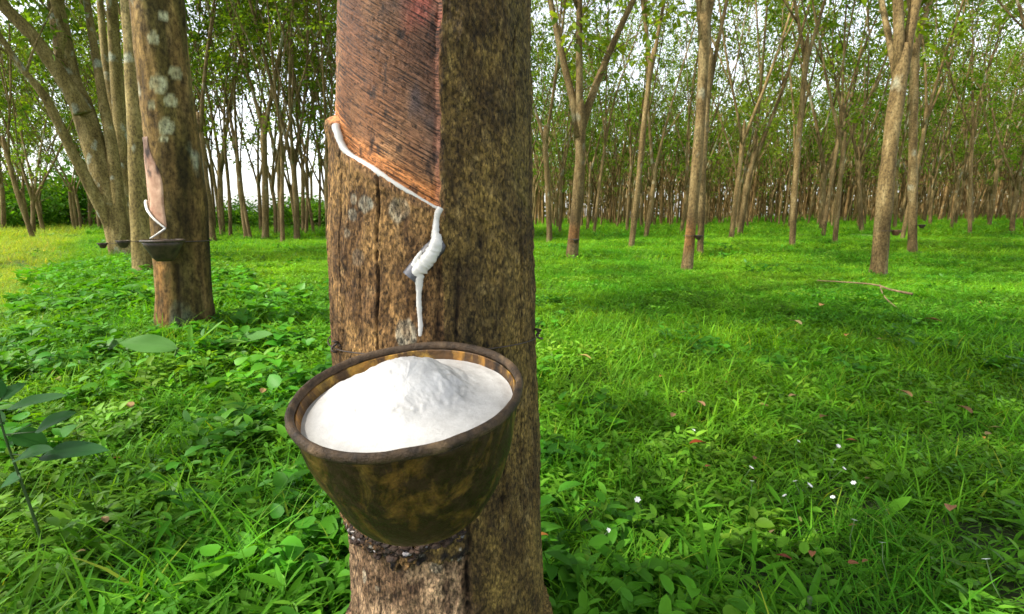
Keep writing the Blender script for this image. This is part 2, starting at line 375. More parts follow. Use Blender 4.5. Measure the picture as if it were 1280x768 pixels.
# ------------------------------------------------------------------ main rubber tree: trunk surface from measured outline
DT = 0.605                                           # distance of the trunk's axis in front of the camera
_rows = [(-60, 420, 662), (0, 419, 664), (150, 416, 665), (300, 415, 668), (430, 420, 671), (560, 430, 675), (700, 437, 679), (768, 438, 682)]
_z, _cx, _r = [], [], []
for py, xl, xr in _rows:
    a, b = at_y(xl, py, DT), at_y(xr, py, DT); dist = math.hypot(DT, a[2] - CAM_H)
    _z.append(a[2]); _cx.append((a[0] + b[0]) / 2); _r.append((b[0] - a[0]) / 2 * 0.982)
_z, _cx, _r = [np.array(t)[::-1] for t in (_z, _cx, _r)]
def tr_cx(z): return np.interp(z, np.r_[_z, 3.4], np.r_[_cx, _cx[-1] - .12])
def tr_r(z):
    z = np.asarray(z, float); r = np.interp(z, np.r_[-.1, .02, .12, _z, 1.6, 3.4], np.r_[_r[0] * 1.42, _r[0] * 1.22, _r[0] * 1.07, _r, _r[-1] * .96, _r[-1] * .86]); return r
def surf(px, py, off=0.0):                          # point of the trunk seen at that pixel -> (theta, z, point)
    d = ray(px, py); t = 0.5
    lo, hi = 0.2, DT
    def ins(t):
        p = CAMP + d * t; return math.hypot(p[0] - float(tr_cx(p[2])), p[1] - DT) - float(tr_r(p[2])) - off
    for tt in np.linspace(.25, .75, 400):
        if ins(tt) < 0: break
    p = CAMP + d * tt; return math.atan2(p[0] - float(tr_cx(p[2])), DT - p[1]), p[2], p
def tr_pt(th, z, off=0.0):
    th = np.asarray(th, float); z = np.asarray(z, float); r = tr_r(z) + off
    return np.stack([tr_cx(z) + r * np.sin(th), DT - r * np.cos(th), z + 0 * th], -1)
_cut = [surf(x, y)[:2] for x, y in ((419.5, 156), (421, 170), (424, 180), (432, 192), (459, 208), (488, 228), (516, 245), (540, 259), (553, 264))]
_ct, _cz = np.array(_cut).T; thL, zL = _ct[0], _cz[0]; thR, zR = surf(552, 261)[:2]
CUT_K = (_cz[-1] - _cz[3]) / (_ct[-1] - _ct[3])
def zcut(th):
    th = np.asarray(th, float); z = sum(np.interp(th + o, _ct, _cz) for o in np.linspace(-.07, .07, 9)) / 9
    return z + np.where(th < _ct[0], (th - _ct[0]) * -.03, 0) + np.where(th > _ct[-1], (th - _ct[-1]) * CUT_K, 0)
def build_main():
    root = empty('rubber_tree', (float(tr_cx(0)), DT, float(gz(tr_cx(0), DT))))
    tag(root, 'large rubber tree in front with a slanted latex cut and a full clay bowl', 'tree', 'rubber trees of the plantation')
    O = np.array(root.location)
    th = np.concatenate([np.linspace(-1.95, 1.95, 560), np.linspace(2.0, 2 * np.pi - 2.0, 44)])
    zz = np.concatenate([np.linspace(-.08, .08, 16), np.linspace(.084, 1.0, 620), np.linspace(1.01, 1.7, 60), np.linspace(1.75, 3.4, 34)])
    n, m = len(th), len(zz); T, Z = np.meshgrid(th, zz)
    r0 = tr_r(Z); u = np.sin(T) * .118; w = np.cos(T) * .118; S = T * .118     # S: arc length
    # regions
    thl = T - 2 * np.pi * (T > np.pi)
    dcut = Z - zcut(thl)                                             # height above the cut
    dside = (thR - thl) * .118                                       # arc distance left of the side line
    wob = .0032 * fbm(Z * 40, T * 0 + 3, s=3, o=3)
    inP = (dcut > 0) & (dside > wob) & (thl > -2.3) & (Z < 1.68)
    edge = np.minimum(np.clip(dcut / .004, 0, 1), np.clip((dside - wob) / .0035, 0, 1)) * (thl > -2.3) * (Z < 1.68)
    right = ss(-.001, .004, -dside)                                  # uncut, mossy side to the right
    # relief
    R1 = fbm(u * 30, w * 30, Z * 12, s=20, o=3); R2 = fbm(u * 110, w * 110, Z * 38, s=30, o=4); R3 = fbm(u * 260, w * 260, Z * 150, s=40, o=3)
    dsp = .0032 * R1 + .0026 * R2 + .0014 * R3
    # slanted ribs on the uncut upper right side
    rib = fbm(S * 22 + 3, (Z + S * .55) * 210, s=50, o=3)
    up = ss(.50, .60, Z) * right
    dsp = dsp + up * .0016 * rib
    # vertical furrows, read off the photo
    crack = np.zeros_like(Z)
    def furrow(px, y0, y1, wd, dep, wig=.003):
        ta, za, _ = surf(px, y0); tb, zb, _ = surf(px, y1)
        c = ta + (Z - za) / (zb - za) * (tb - ta) + wig / .118 * fbm(Z * 22, Z * 0 + px, s=int(px), o=3)
        k = np.exp(-((thl - c) * .118 / wd) ** 2) * ss(zb - .012, zb, Z) * (1 - ss(za, za + .012, Z)) * (.6 + .4 * vn(Z * 130, Z * 0 + px, s=7))
        return k, k * dep
    for a in ((474, 205, 432, .0014, .006), (427, 200, 430, .001, .004, .002), (450, 340, 430, .0009, .002), (548, 300, 428, .003, .004), (572, 320, 440, .0022, .004),
              (630, 430, 640, .0015, .004), (586, 640, 790, .0028, .008), (652, 300, 620, .0014, .003), (645, 40, 180, .0012, .003), (470, 720, 790, .001, .002), (603, 285, 330, .004, .003), (662, 100, 240, .0012, .003)):
        k, dd = furrow(*a); crack = np.maximum(crack, k); dsp = dsp - dd
    # the old scab line under the bowl
    ta, za, _ = surf(438, 668); tb, zb, _ = surf(590, 668)
    zsc = za + .009 * fbm(thl * 9, thl * 0 + 2, s=61, o=3) - .010 * np.exp(-((thl - (ta * .45 + tb * .55)) / .25) ** 2) + .004 * vn(thl * 30, thl * 0, s=62)
    n_sc = fbm(thl * 18, Z * 60, s=68, o=3)
    lowl = (1 - ss(tb - .05, tb, thl)) * (Z < zsc) * (thl > -1.9)
    dsp = dsp - .0055 * lowl * ss(0, .004, zsc - Z)
    scab = np.exp(-((Z - zsc - .004 - .005 * n_sc) / (.0075 + .004 * n_sc)) ** 2) * (1 - ss(tb - .1, tb + .02, thl)) * (thl > -1.8)
    dsp = dsp + scab * (.0012 + .0055 * fbm(u * 170, w * 170, Z * 170, s=66, o=3))
    # below the panel: the ledge that stands proud under the cut, on the left edge too
    ledge = np.exp(-((dcut + .006) / .008) ** 2) * (dside > -.004)
    dsp = dsp + .0026 * ledge + .0028 * ss(-1.0, -1.5, thl) * np.exp(-((dcut + .012) / .02) ** 2)
    pan = .0010 * fbm(S * 6, dcut * 190, s=80, o=2) * ss(.002, .008, dside) + .0008 * R3 + .0012 * R1
    n_lip = fbm(Z * 45, thl * 0, s=83, o=3)
    # the right rim of the panel: a raised lip
    lip = (.45 + .9 * n_lip) * np.exp(-((dside + .002 - .002 * n_lip) / (.0026 + .0012 * n_lip)) ** 2) * (dcut > -.004) * (Z < 1.68)
    dsp = dsp + .0014 * lip
    off = dsp * (1 - edge) + (pan - .0062) * edge
    V = np.stack([tr_cx(Z) + (r0 + off) * np.sin(T), DT - (r0 + off) * np.cos(T), Z], -1)
    # colour of the bark itself
    def lerp(a, b, t): return a + (b - a) * t[..., None]
    A = np.array
    n1 = fbm(u * 40, w * 40, Z * 22, s=90, o=5); n2 = fbm(u * 120, w * 120, Z * 60, s=95, o=4); n3 = fbm(u * 14, w * 14, Z * 9, s=99, o=3)
    left = lerp(A([.19, .100, .036]) + 0 * Z[..., None], A([.46, .26, .09]), ss(-.35, .45, n1 + .6 * n3))
    left = lerp(left, A([.46, .29, .13]), ss(.25, .6, n2) * .55)
    left = lerp(left, A([.06, .028, .010]), ss(.15, .5, -n2 - .2 * n3) * .65)
    rightc = lerp(A([.110, .068, .020]) + 0 * Z[..., None], A([.27, .178, .048]), ss(-.35, .5, n1 + .5 * n3))
    rightc = lerp(rightc, A([.32, .225, .085]), ss(.15, .55, n2) * .6)
    rightc = lerp(rightc, A([.045, .026, .012]), ss(.15, .5, -n2 - .2 * n1) * .6)
    rightc = lerp(rightc, A([.19, .145, .038]), ss(0.0, .5, fbm(u * 18, w * 18, Z * 12, s=120, o=3) + (thl - 1.0) * .4) * .55)
    rightc = rightc * (1 + .35 * up * rib)[..., None]
    c = lerp(left, rightc, ss(-.0015, .0015, -dside + .002 * n2) * ss(.46, .5, Z) + (1 - ss(.46, .5, Z)) * ss(-.01, .012, -dside + .03 - .0 * Z + .004 * n2) )
    # dark streak down the middle under the spout
    tm, zm, _ = surf(556, 360)
    st = np.exp(-((thl - tm - .18) * .118 / .022) ** 2) * (1 - ss(.56, .62, Z)) * ss(.40, .47, Z)
    c = lerp(c, A([.032, .022, .010]), np.clip(st * (.55 + .7 * n1), 0, .85))
    # lower left: paler wood of an old tapped patch
    pale = lerp(A([.20, .115, .06]) + 0 * Z[..., None], A([.54, .35, .20]), ss(-.3, .4, n1)); pale = lerp(pale, A([.07, .035, .02]), ss(.1, .4, -n2) * .8)
    c = lerp(c, pale, lowl * ss(0, .003, zsc - Z))
    c = lerp(c, A([.016, .011, .009]), np.clip(scab * 1.3, 0, 1) * ss(-.5, .1, n2))
    c = lerp(c, A([.38, .34, .28]), np.clip(scab * 1.6, 0, 1) * ss(.22, .40, fbm(u * 160, w * 160, Z * 160, s=131, o=3)))
    c = lerp(c, A([.018, .010, .007]), np.clip(crack * 1.1, 0, .9))
    # lichen
    def spot(px, py, rr, colr, k=.8, asp=1.0):
        t0, z0, _ = surf(px, py); dd = np.hypot((thl - t0) * .118, (Z - z0) / asp) / (rr * (1 + .35 * n2 + .2 * n1))
        return (1 - ss(.75, 1.05, dd)) * k, A(colr), dd
    lich = [(457, 256, .0095, .7, 1), (441, 268, .008, .55, 1), (434, 292, .005, .3, 1), (500, 263, .0115, .42, 1), (509, 416, .0125, .55, 1.25), (447, 322, .010, .16, 1),
            (545, 712, .0075, .7, 1.1), (450, 722, .005, .8, 1.8), (466, 740, .004, .5, 1), (443, 250, .006, .5, 1)]
    for px, py, rr, k, asp in lich:
        kk, colr, dd = spot(px, py, rr, (.30, .285, .20), k, asp)
        c = lerp(c, A([.50, .48, .36]) if py < 600 else A([.50, .42, .30]), kk * (.7 + .5 * ss(-.2, .2, n2)) * (1 - .35 * np.exp(-((dd - .2) / .2) ** 2)))
    c = lerp(c, A([.24, .11, .055]), np.clip(lip * 1.2, 0, .7) * ss(-.1, .3, n1 + .5 * n2))
    c = lerp(c, A([.26, .13, .07]), np.clip(ledge, 0, 1) * ss(-.012, 0, dcut) * .5)
    # fresh and old tapped wood
    tan_ = lerp(A([.27, .11, .042]) + 0 * Z[..., None], A([.50, .25, .105]), ss(-.4, .4, n3 + .5 * n1))
    pc = lerp(tan_, A([.22, .15, .12]), np.clip(ss(-.55, .35, thl - .1) * ss(.02, .05, dcut) * (.55 + 1.3 * n3), 0, .8))
    pc = lerp(pc, A([.10, .085, .095]), ss(.15, .5, n3 + .5 * n1 + .25 * ss(-.6, .2, thl)) * ss(.03, .06, dcut) * .75)
    pc = lerp(pc, pc * A([.50, .46, .50]), ss(.03, .11, dcut + .03 * n3) * .75)
    pc = lerp(pc, A([.78, .30, .09]), (1 - ss(.014, .026, dcut + .007 * n1)) * .85 * ss(-1.45, -1.1, thl))
    pc = lerp(pc, A([.34, .13, .07]), (1 - ss(.003, .009, dside + .004 * n1)) * .6)
    zt = surf(552, 10)[1]
    pc = lerp(pc, A([.40, .10, .07]), np.clip(ss(zt - .03, zt, Z - .25 * (thl - thR) * .118) * (1 - ss(.02, .05, dside)), 0, 1) * ss(-.5, .2, n1) * .9)
    pc = lerp(pc, A([.03, .018, .014]), ss(.22, .5, -n2 + .15 * n3) * .8)
    wall = (edge > 0) & (edge < .999)
    pc2 = lerp(pc, A([.40, .19, .09]), wall * .4 * ss(-.2, .2, n1))
    C = np.where((edge > .02)[..., None], pc2, c)
    V = V.reshape(-1, 3) - O; C = C.reshape(-1, 3)
    i = np.arange(m - 1)[:, None] * n; j = np.arange(n)[None]; k = (j + 1) % n
    Fq = np.stack([i + j, i + k, i + n + k, i + n + j], -1).reshape(-1, 4)
    pf = inP.reshape(-1)[Fq].all(1)
    mb = MB(); mb.add(V, Fq[~pf], C)
    # unseen boughs fork at the trunk's top, most spread left for shade
    top = np.array([float(tr_cx(3.4)), DT, 3.4]) - O; tips = []
    rr = random.Random(4)
    for az, inc, L, r0_ in ((3.0, 40, 5.2, .075), (3.6, 26, 5.2, .06), (2.5, 50, 5.0, .06), (1.2, 20, 4.8, .07), (4.3, 34, 4.6, .065), (0.0, 34, 3.6, .05), (3.35, 58, 5.4, .06)):
        d = np.array([math.sin(R(inc)) * math.cos(az), math.sin(R(inc)) * math.sin(az), math.cos(R(inc))])
        P = [top - np.array([0, 0, .25])] + [top + d * L * t + np.array([0, 0, .25 * t * t]) + np.array([rr.uniform(-.08, .08) for _ in range(3)]) * (t > 0) for t in (.05, .25, .5, .75, 1)]
        tube(mb, spline(P, 16), np.linspace(r0_, .02, 16), 10, (.14, .10, .045))
        for _ in range(11):
            t = rr.uniform(.25, 1); q = top + d * L * t; a2 = rr.uniform(0, 6.28); e = d * .8 + np.array([math.cos(a2), math.sin(a2), .1]) * .75
            Q = [q, q + e * .5, q + e * 1.1 + np.array([0, 0, .15])]; tube(mb, spline(Q, 6), np.linspace(.02, .007, 6), 5, (.14, .10, .045)); tips += [Q[1], Q[2]] + [Q[2] + np.array([rr.uniform(-.3, .3) for _ in range(3)])]
    trunk = link('trunk', mb.mesh('trunk', M['hero_bark']), root)
    # panel mesh with its own coordinates along and above the cut
    used = np.unique(Fq[pf]); rem = np.full(len(V), -1); rem[used] = np.arange(len(used))
    pb = MB(); pb.add(V[used], rem[Fq[pf]], C[used]); pme = pb.mesh('tapping_panel', M['panel'])
    uvl = pme.uv_layers.new(name='cut'); vi = np.zeros(len(pme.loops), np.int32); pme.loops.foreach_get('vertex_index', vi)
    sl = CUT_K / .118; ca = 1 / math.sqrt(1 + sl * sl); sa = sl * ca
    s_, h_ = (thl * .118).reshape(-1)[used], Z.reshape(-1)[used]
    U = np.stack([s_ * ca + h_ * sa, -s_ * sa + h_ * ca], -1)
    uvl.data.foreach_set('uv', U[vi].astype(np.float32).ravel())
    p = link('tapping_panel', pme, root); p['label'] = 'reddish tapped wood scored with slanted lines, left of the dark bark'
    # latex lying along the cut
    t = np.linspace(thL - .03, thR - .01, 90); zc = zcut(t) + .0008
    wv = .0028 + .0010 * ss(-.4, -1.1, t) - .0010 * ss(-.3, .2, t) + .0006 * vn(t * 9, t * 0, s=3)
    P = tr_pt(t, zc, -.0014); lb = MB(); tube(lb, P - O, wv, 10, (1, 1, 1), jit=.25, sd=5)
    o = link('latex_strip', lb.mesh('latex_strip', M['latex']), root); o['label'] = 'white latex lying along the slanted cut'
    # latex running down over the spout and drying in a thread
    db = MB()
    def run(pix, rad, n=50, jit=.25, sd=1, col=(1, 1, 1)):
        P = np.array([surf(a, b, f)[2] for a, b, f in pix]); tube(db, spline(P, n) - O, np.interp(np.linspace(0, 1, n), np.linspace(0, 1, len(rad)), rad), 12, col, jit=jit, sd=sd)
    run([(551, 260, .001), (547, 268, .0015), (545, 280, .002), (544, 297, .006)], [.0028, .0036, .0028, .0032, .0042], 40, .3, 2)
    run([(546, 293, .007), (545, 305, .010), (539, 318, .0115), (531, 330, .011), (522, 338, .010), (515, 345, .008)], [.0036, .0056, .0062, .0066, .0072, .0052, .0028], 60, .38, 3)
    run([(527, 314, .007), (520, 328, .009), (514, 341, .008)], [.0010, .0030, .0034, .0022], 30, .5, 6)
    run([(523, 341, .009), (524, 355, .008), (523.5, 375, .006), (524.5, 392, .005), (525.5, 405, .004), (525, 420, .002)], [.0052, .0038, .0024, .0026, .0021, .0024, .0016], 60, .35, 4)
    o = link('latex_drip', db.mesh('latex_drip', M['latex']), root); o['label'] = 'twisted white latex drip hanging from the spout'
    # small metal spout half buried in the latex
    sb = MB(); ctr = surf(533, 322, .0045)[2]; q = surf(511, 347, .010)[2]; b0 = surf(551, 300, -.006)[2]
    P = spline(np.array([b0, ctr, q]), 14); Tn = unit(np.gradient(P, axis=0)); sd_ = unit(np.cross(Tn, np.array([0, -1, .3])[None]))
    ups = np.cross(sd_, Tn); a = np.linspace(0, np.pi, 9); W_ = np.linspace(.0105, .0075, 14)
    Vo = P[:, None] + W_[:, None, None] * (np.cos(a)[None, :, None] * sd_[:, None] + .55 * np.sin(a)[None, :, None] * ups[:, None])
    Vi = P[:, None] + (W_[:, None, None] - .0009) * (np.cos(a)[None, :, None] * sd_[:, None] + .55 * np.sin(a)[None, :, None] * ups[:, None]) 
    nn = 9; vv = np.concatenate([Vo.reshape(-1, 3), Vi.reshape(-1, 3)[:, :]]) - O
    i = np.arange(13)[:, None] * nn; j = np.arange(8)[None]; f = np.stack([i + j, i + j + 1, i + nn + j + 1, i + nn + j], -1).reshape(-1, 4)
    e = np.arange(13) * nn
    f = np.concatenate([f, f[:, ::-1] + 14 * nn, np.stack([e, e + nn, e + nn + 14 * nn, e + 14 * nn], -1), np.stack([e + 8, e + 8 + 14 * nn, e + 8 + nn + 14 * nn, e + 8 + nn], -1)])
    sb.add(vv, f); link('spout', sb.mesh('spout', M['metal']), root)
    # unseen crown above, made dense and spread left to shade the bowl
    tips = np.array(tips); cb = MB(); g = np.random.default_rng(3); K = 34
    base = np.repeat(tips, K, 0) + g.normal(size=(len(tips) * K, 3)) * .16
    d = unit(base - np.repeat(tips, K, 0)) + np.array([0, 0, -.35]); nr = g.normal(size=d.shape) * .5 + np.array([0, 0, 1])
    rhomb(cb, base, d, nr, g.uniform(.10, .18, len(d)), g.uniform(.045, .07, len(d)), cols=g.uniform(.6, 1.3, (len(d), 1)) * np.ones(3))
    link('crown', cb.mesh('crown', M['crown']), root)
    return root
build_main()

# ------------------------------------------------------------------ bowl, latex curd, wire
BC = np.array([-.0823, .3925, .4880]); BN = unit(np.array([-.0659, -.1576, .9853])); BR = .0925
bx_ = unit(np.cross(np.array([0, 1.0, 0]), BN)); by_ = np.cross(BN, bx_)
BM = Matrix(((bx_[0], by_[0], BN[0], BC[0]), (bx_[1], by_[1], BN[1], BC[1]), (bx_[2], by_[2], BN[2], BC[2]), (0, 0, 0, 1)))
def lathe(mb, prof, n=120, col=None, wob=0.0, sd=0, closed=False):
    prof = np.array(prof, float); th = np.linspace(0, 2 * np.pi, n, endpoint=False); m = len(prof)
    rr = prof[:, 0][:, None] * np.ones(n); zz = prof[:, 1][:, None] * np.ones(n)
    if wob:
        k = fbm(np.cos(th)[None] * 2 + rr * 20, np.sin(th)[None] * 2 + zz * 25, s=sd, o=4); rr = rr + wob * k * (rr > .002)
        zz = zz + wob * .6 * fbm(np.cos(th)[None] * 2.5 + rr * 5, np.sin(th)[None] * 2.5, s=sd + 9, o=3)
    V = np.stack([rr * np.cos(th), rr * np.sin(th), zz], -1).reshape(-1, 3)
    i = np.arange(m - 1 + (1 if closed else 0))[:, None]; j = np.arange(n)[None]; k = (j + 1) % n; i2 = (i + 1) % m
    Fq = np.stack([i * n + j, i * n + k, i2 * n + k, i2 * n + j], -1).reshape(-1, 4)
    mb.add(V, Fq, col if col is None or np.ndim(col) == 1 else np.repeat(np.asarray(col), n, 0))
def build_bowl():
    root = empty('latex_bowl', (0, 0, 0)); root.matrix_world = BM
    tag(root, 'big glazed brown clay bowl full of white latex leaning on the front tree', 'bowl', 'latex cups on the rubber trees')
    pr = [(.0005, -.112), (.030, -.1125), (.043, -.111), (.0530, -.106), (.0605, -.096), (.0680, -.082), (.0738, -.066), (.0786, -.050), (.0825, -.034), (.0853, -.020), (.0868, -.011), (.0870, -.0075)]
    inn = [(.0845, -.0050), (.0825, -.014), (.0760, -.028), (.068, -.046), (.055, -.070), (.040, -.092), (.025, -.100), (.0005, -.101)]
    dn = lambda P, k: spline(np.array(P), k)
    P = np.concatenate([dn(pr, 46), dn(inn, 30)]); cl = np.ones((76, 3)); cl[:46] = np.array([.9, .9, .85]); cl[46:] = np.array([2.6, 2.2, 1.6]); cl[:46] *= np.interp(np.arange(46), [0, 10, 45], [1., 1., 1.])[:, None]
    mb = MB(); lathe(mb, P, 150, cl, .0016, 4)
    V = mb.v[0]; ang = np.arctan2(V[:, 1], V[:, 0]); ins = np.arange(len(V)) >= 46 * 150; ch = np.exp(-((ang - .60 - .1 * vn(V[:, 2] * 200, ang * 9)) / .13) ** 2) * ins
    cc = np.array(mb.c[0]); cc = cc * (1 - .93 * ch[:, None]) + (ch * ss(.1, .4, fbm(V[:, 0] * 150, V[:, 1] * 150, V[:, 2] * 150, s=4)))[:, None] * 5; mb.c[0] = cc
    me = mb.mesh('body', M['bowl']); link('body', me, root)
    a = np.linspace(0, 2 * np.pi, 14, endpoint=False); rp = np.stack([.0880 + .0032 * np.cos(a), -.0030 + .0042 * np.sin(a)], -1)
    rb = MB(); lathe(rb, rp, 260, None, .0021, 8, closed=True)
    V = rb.v[0]; ang = np.arctan2(V[:, 1], V[:, 0]); n_ = fbm(V[:, 0] * 60, V[:, 1] * 60, V[:, 2] * 60, s=3)
    ink = np.exp(-((ang - .62) / .16) ** 2)[:, None]
    rb.c[0] = np.clip(np.ones((len(V), 3)) * (1 + .7 * n_[:, None]) * (1 - .55 * ink), .2, 2) * np.array([1, 1, 1.0]) + ss(.35, .5, n_)[:, None] * np.array([.8, .9, .9])
    link('rim', rb.mesh('rim', M['rim']), root)
    # curd: liquid level near the brim, heaped mound
    nr, na = 70, 160; rr = np.linspace(0, 1, nr) ** .9 * .0822; aa = np.linspace(0, 2 * np.pi, na, endpoint=False)
    Rr, Aa = np.meshgrid(rr, aa, indexing='ij'); X, Y = Rr * np.cos(Aa), Rr * np.sin(Aa)
    def G(x0, y0, sx, sy, rot=0.0):
        c, s = math.cos(rot), math.sin(rot); a, b = (X - x0) * c + (Y - y0) * s, -(X - x0) * s + (Y - y0) * c; return a / sx, b / sy
    a1, b1 = G(.006, .022, .041, .028, -.1); xr = np.where(a1 > 0, a1 * 1.25, a1 * .72)
    h = .025 * np.exp(-(xr ** 2 + b1 ** 2) ** 1.1)
    a3, b3 = G(-.024, -.004, .045, .036, 0); h = h + .007 * np.exp(-(a3 ** 2 + b3 ** 2) ** 2)
    a4, b4 = G(.030, .004, .012, .020, -.5); h = h + .004 * np.exp(-(a4 ** 2 + b4 ** 2))
    a5, b5 = G(-.010, -.030, .03, .015, .2); h = h + .003 * np.exp(-(a5 ** 2 + b5 ** 2))
    rough = ss(.001, .006, h); mess = ss(0, 1, np.exp(-(((X - .034) / .016) ** 2 + ((Y - .012) / .03) ** 2)))
    h = h + rough * (.0019 * fbm(X * 130, Y * 130, s=7, o=4) + .0006 * fbm(X * 480, Y * 480, s=8, o=3)) + mess * .0030 * fbm(X * 170, Y * 170, s=12, o=4) + .0004 * fbm(X * 60, Y * 60, s=9, o=3)
    edge = ss(.073, .0815, Rr); h = h * (1 - edge) - .0125 - .0010 * edge
    V = np.stack([X, Y, h], -1).reshape(-1, 3)
    grey = mess * ss(-.1, .4, fbm(X * 200, Y * 200, s=14, o=4))
    C = np.ones((nr, na, 3)) - .28 * grey[..., None] * np.array([1, 1, 1.0])
    i = np.arange(nr - 1)[:, None] * na; j = np.arange(na)[None]; k = (j + 1) % na
    cb = MB(); cb.add(V, np.stack([i + j, i + k, i + na + k, i + na + j], -1).reshape(-1, 4)[:, ::-1], C.reshape(-1, 3))
    o = link('latex_curd', cb.mesh('latex_curd', M['curd'])); o.matrix_world = BM
    tag(o, 'heaped white coagulated latex filling the big clay bowl', 'latex')
    # crust of dark bark and dried latex under the bowl
    cr = empty('bark_crust', tuple(surf(505, 680)[2])); O = np.array(cr.location); tag(cr, 'crusty dark bark flakes with dried latex bits just under the clay bowl', 'bark'); g = np.random.default_rng(31)
    dk, wh = MB(), MB()
    for i in range(300):
        px = 436 + 142 * g.uniform() ; cy = np.interp(px, [436, 450, 470, 495, 515, 540, 578], [668, 678, 684, 692, 694, 680, 668]); py = cy + g.normal() * 4.5 - 4 + 5 * math.sin(px * .21) * math.sin(px * .077)
        t0, z0, p = surf(px, py); w = g.uniform() < .05; S_ = g.uniform(.0010, .0020) + .0035 * g.uniform() ** 3 * (.8 if w else 1); th_ = np.linspace(0, 6.283, 8)[:-1]; rad_ = S_ * g.uniform(.5, 1.2, 7)
        nrm_ = np.array([math.sin(t0), -math.cos(t0), 0]) + g.normal(size=3) * .45; nrm_ /= np.linalg.norm(nrm_); ax = unit(np.cross(nrm_, np.array([0, 0, 1.]))); ay = np.cross(nrm_, ax)
        ring = p + rad_[:, None] * (np.cos(th_)[:, None] * ax * 1.3 + np.sin(th_)[:, None] * ay * .8) + nrm_ * .0008; tp = ring * .6 + p * .4 + nrm_ * S_ * g.uniform(.5, 1.1); bt = ring - nrm_ * .004
        V = np.concatenate([bt, ring, tp, [tp.mean(0) + nrm_ * S_ * .15]]) - O; j = np.arange(7); k = (j + 1) % 7
        q = np.concatenate([np.stack([j, k, k + 7, j + 7], -1), np.stack([j + 7, k + 7, k + 14, j + 14], -1)]); dk.merge(V, [q, np.stack([j + 14, k + 14, np.full(7, 21)], -1)], (np.array([10., 17., 28.]) if w else np.ones(3)) * g.uniform(.5, 1.4))
    link('flakes', dk.mesh('flakes', M['crust'], smooth=False), cr)
    # wire loop round the trunk and under the bowl
    wr = empty('wire_hanger', (float(tr_cx(.43)), DT, .43)); O = np.array(wr.location)
    tag(wr, 'dark twisted wire tied round the front trunk to hold the clay bowl', 'wire')
    zw = surf(424, 432)[1]
    t = np.linspace(0, 2 * np.pi, 90); wb = MB(); P = tr_pt(t, zw + .004 * np.sin(t * 2 + 1), .0042); tube(wb, P - O, .0007, 6, cap=False)
    link('loop', wb.mesh('loop', M['wire']), wr)
    for px, s in ((421, -1), (672, 1)):
        kb = MB(); th_ = surf(px - s * 4, 430)[0]; p0 = tr_pt(th_, zw, .003); a = np.linspace(0, 14, 50)
        P = p0 + np.stack([s * .0006 * a / 2 + .0028 * np.cos(a), .0028 * np.sin(a), .006 * np.sin(a * .37)], -1); tube(kb, P - O, .0011, 6); link('knot', kb.mesh('knot', M['wire']), wr)
build_bowl()

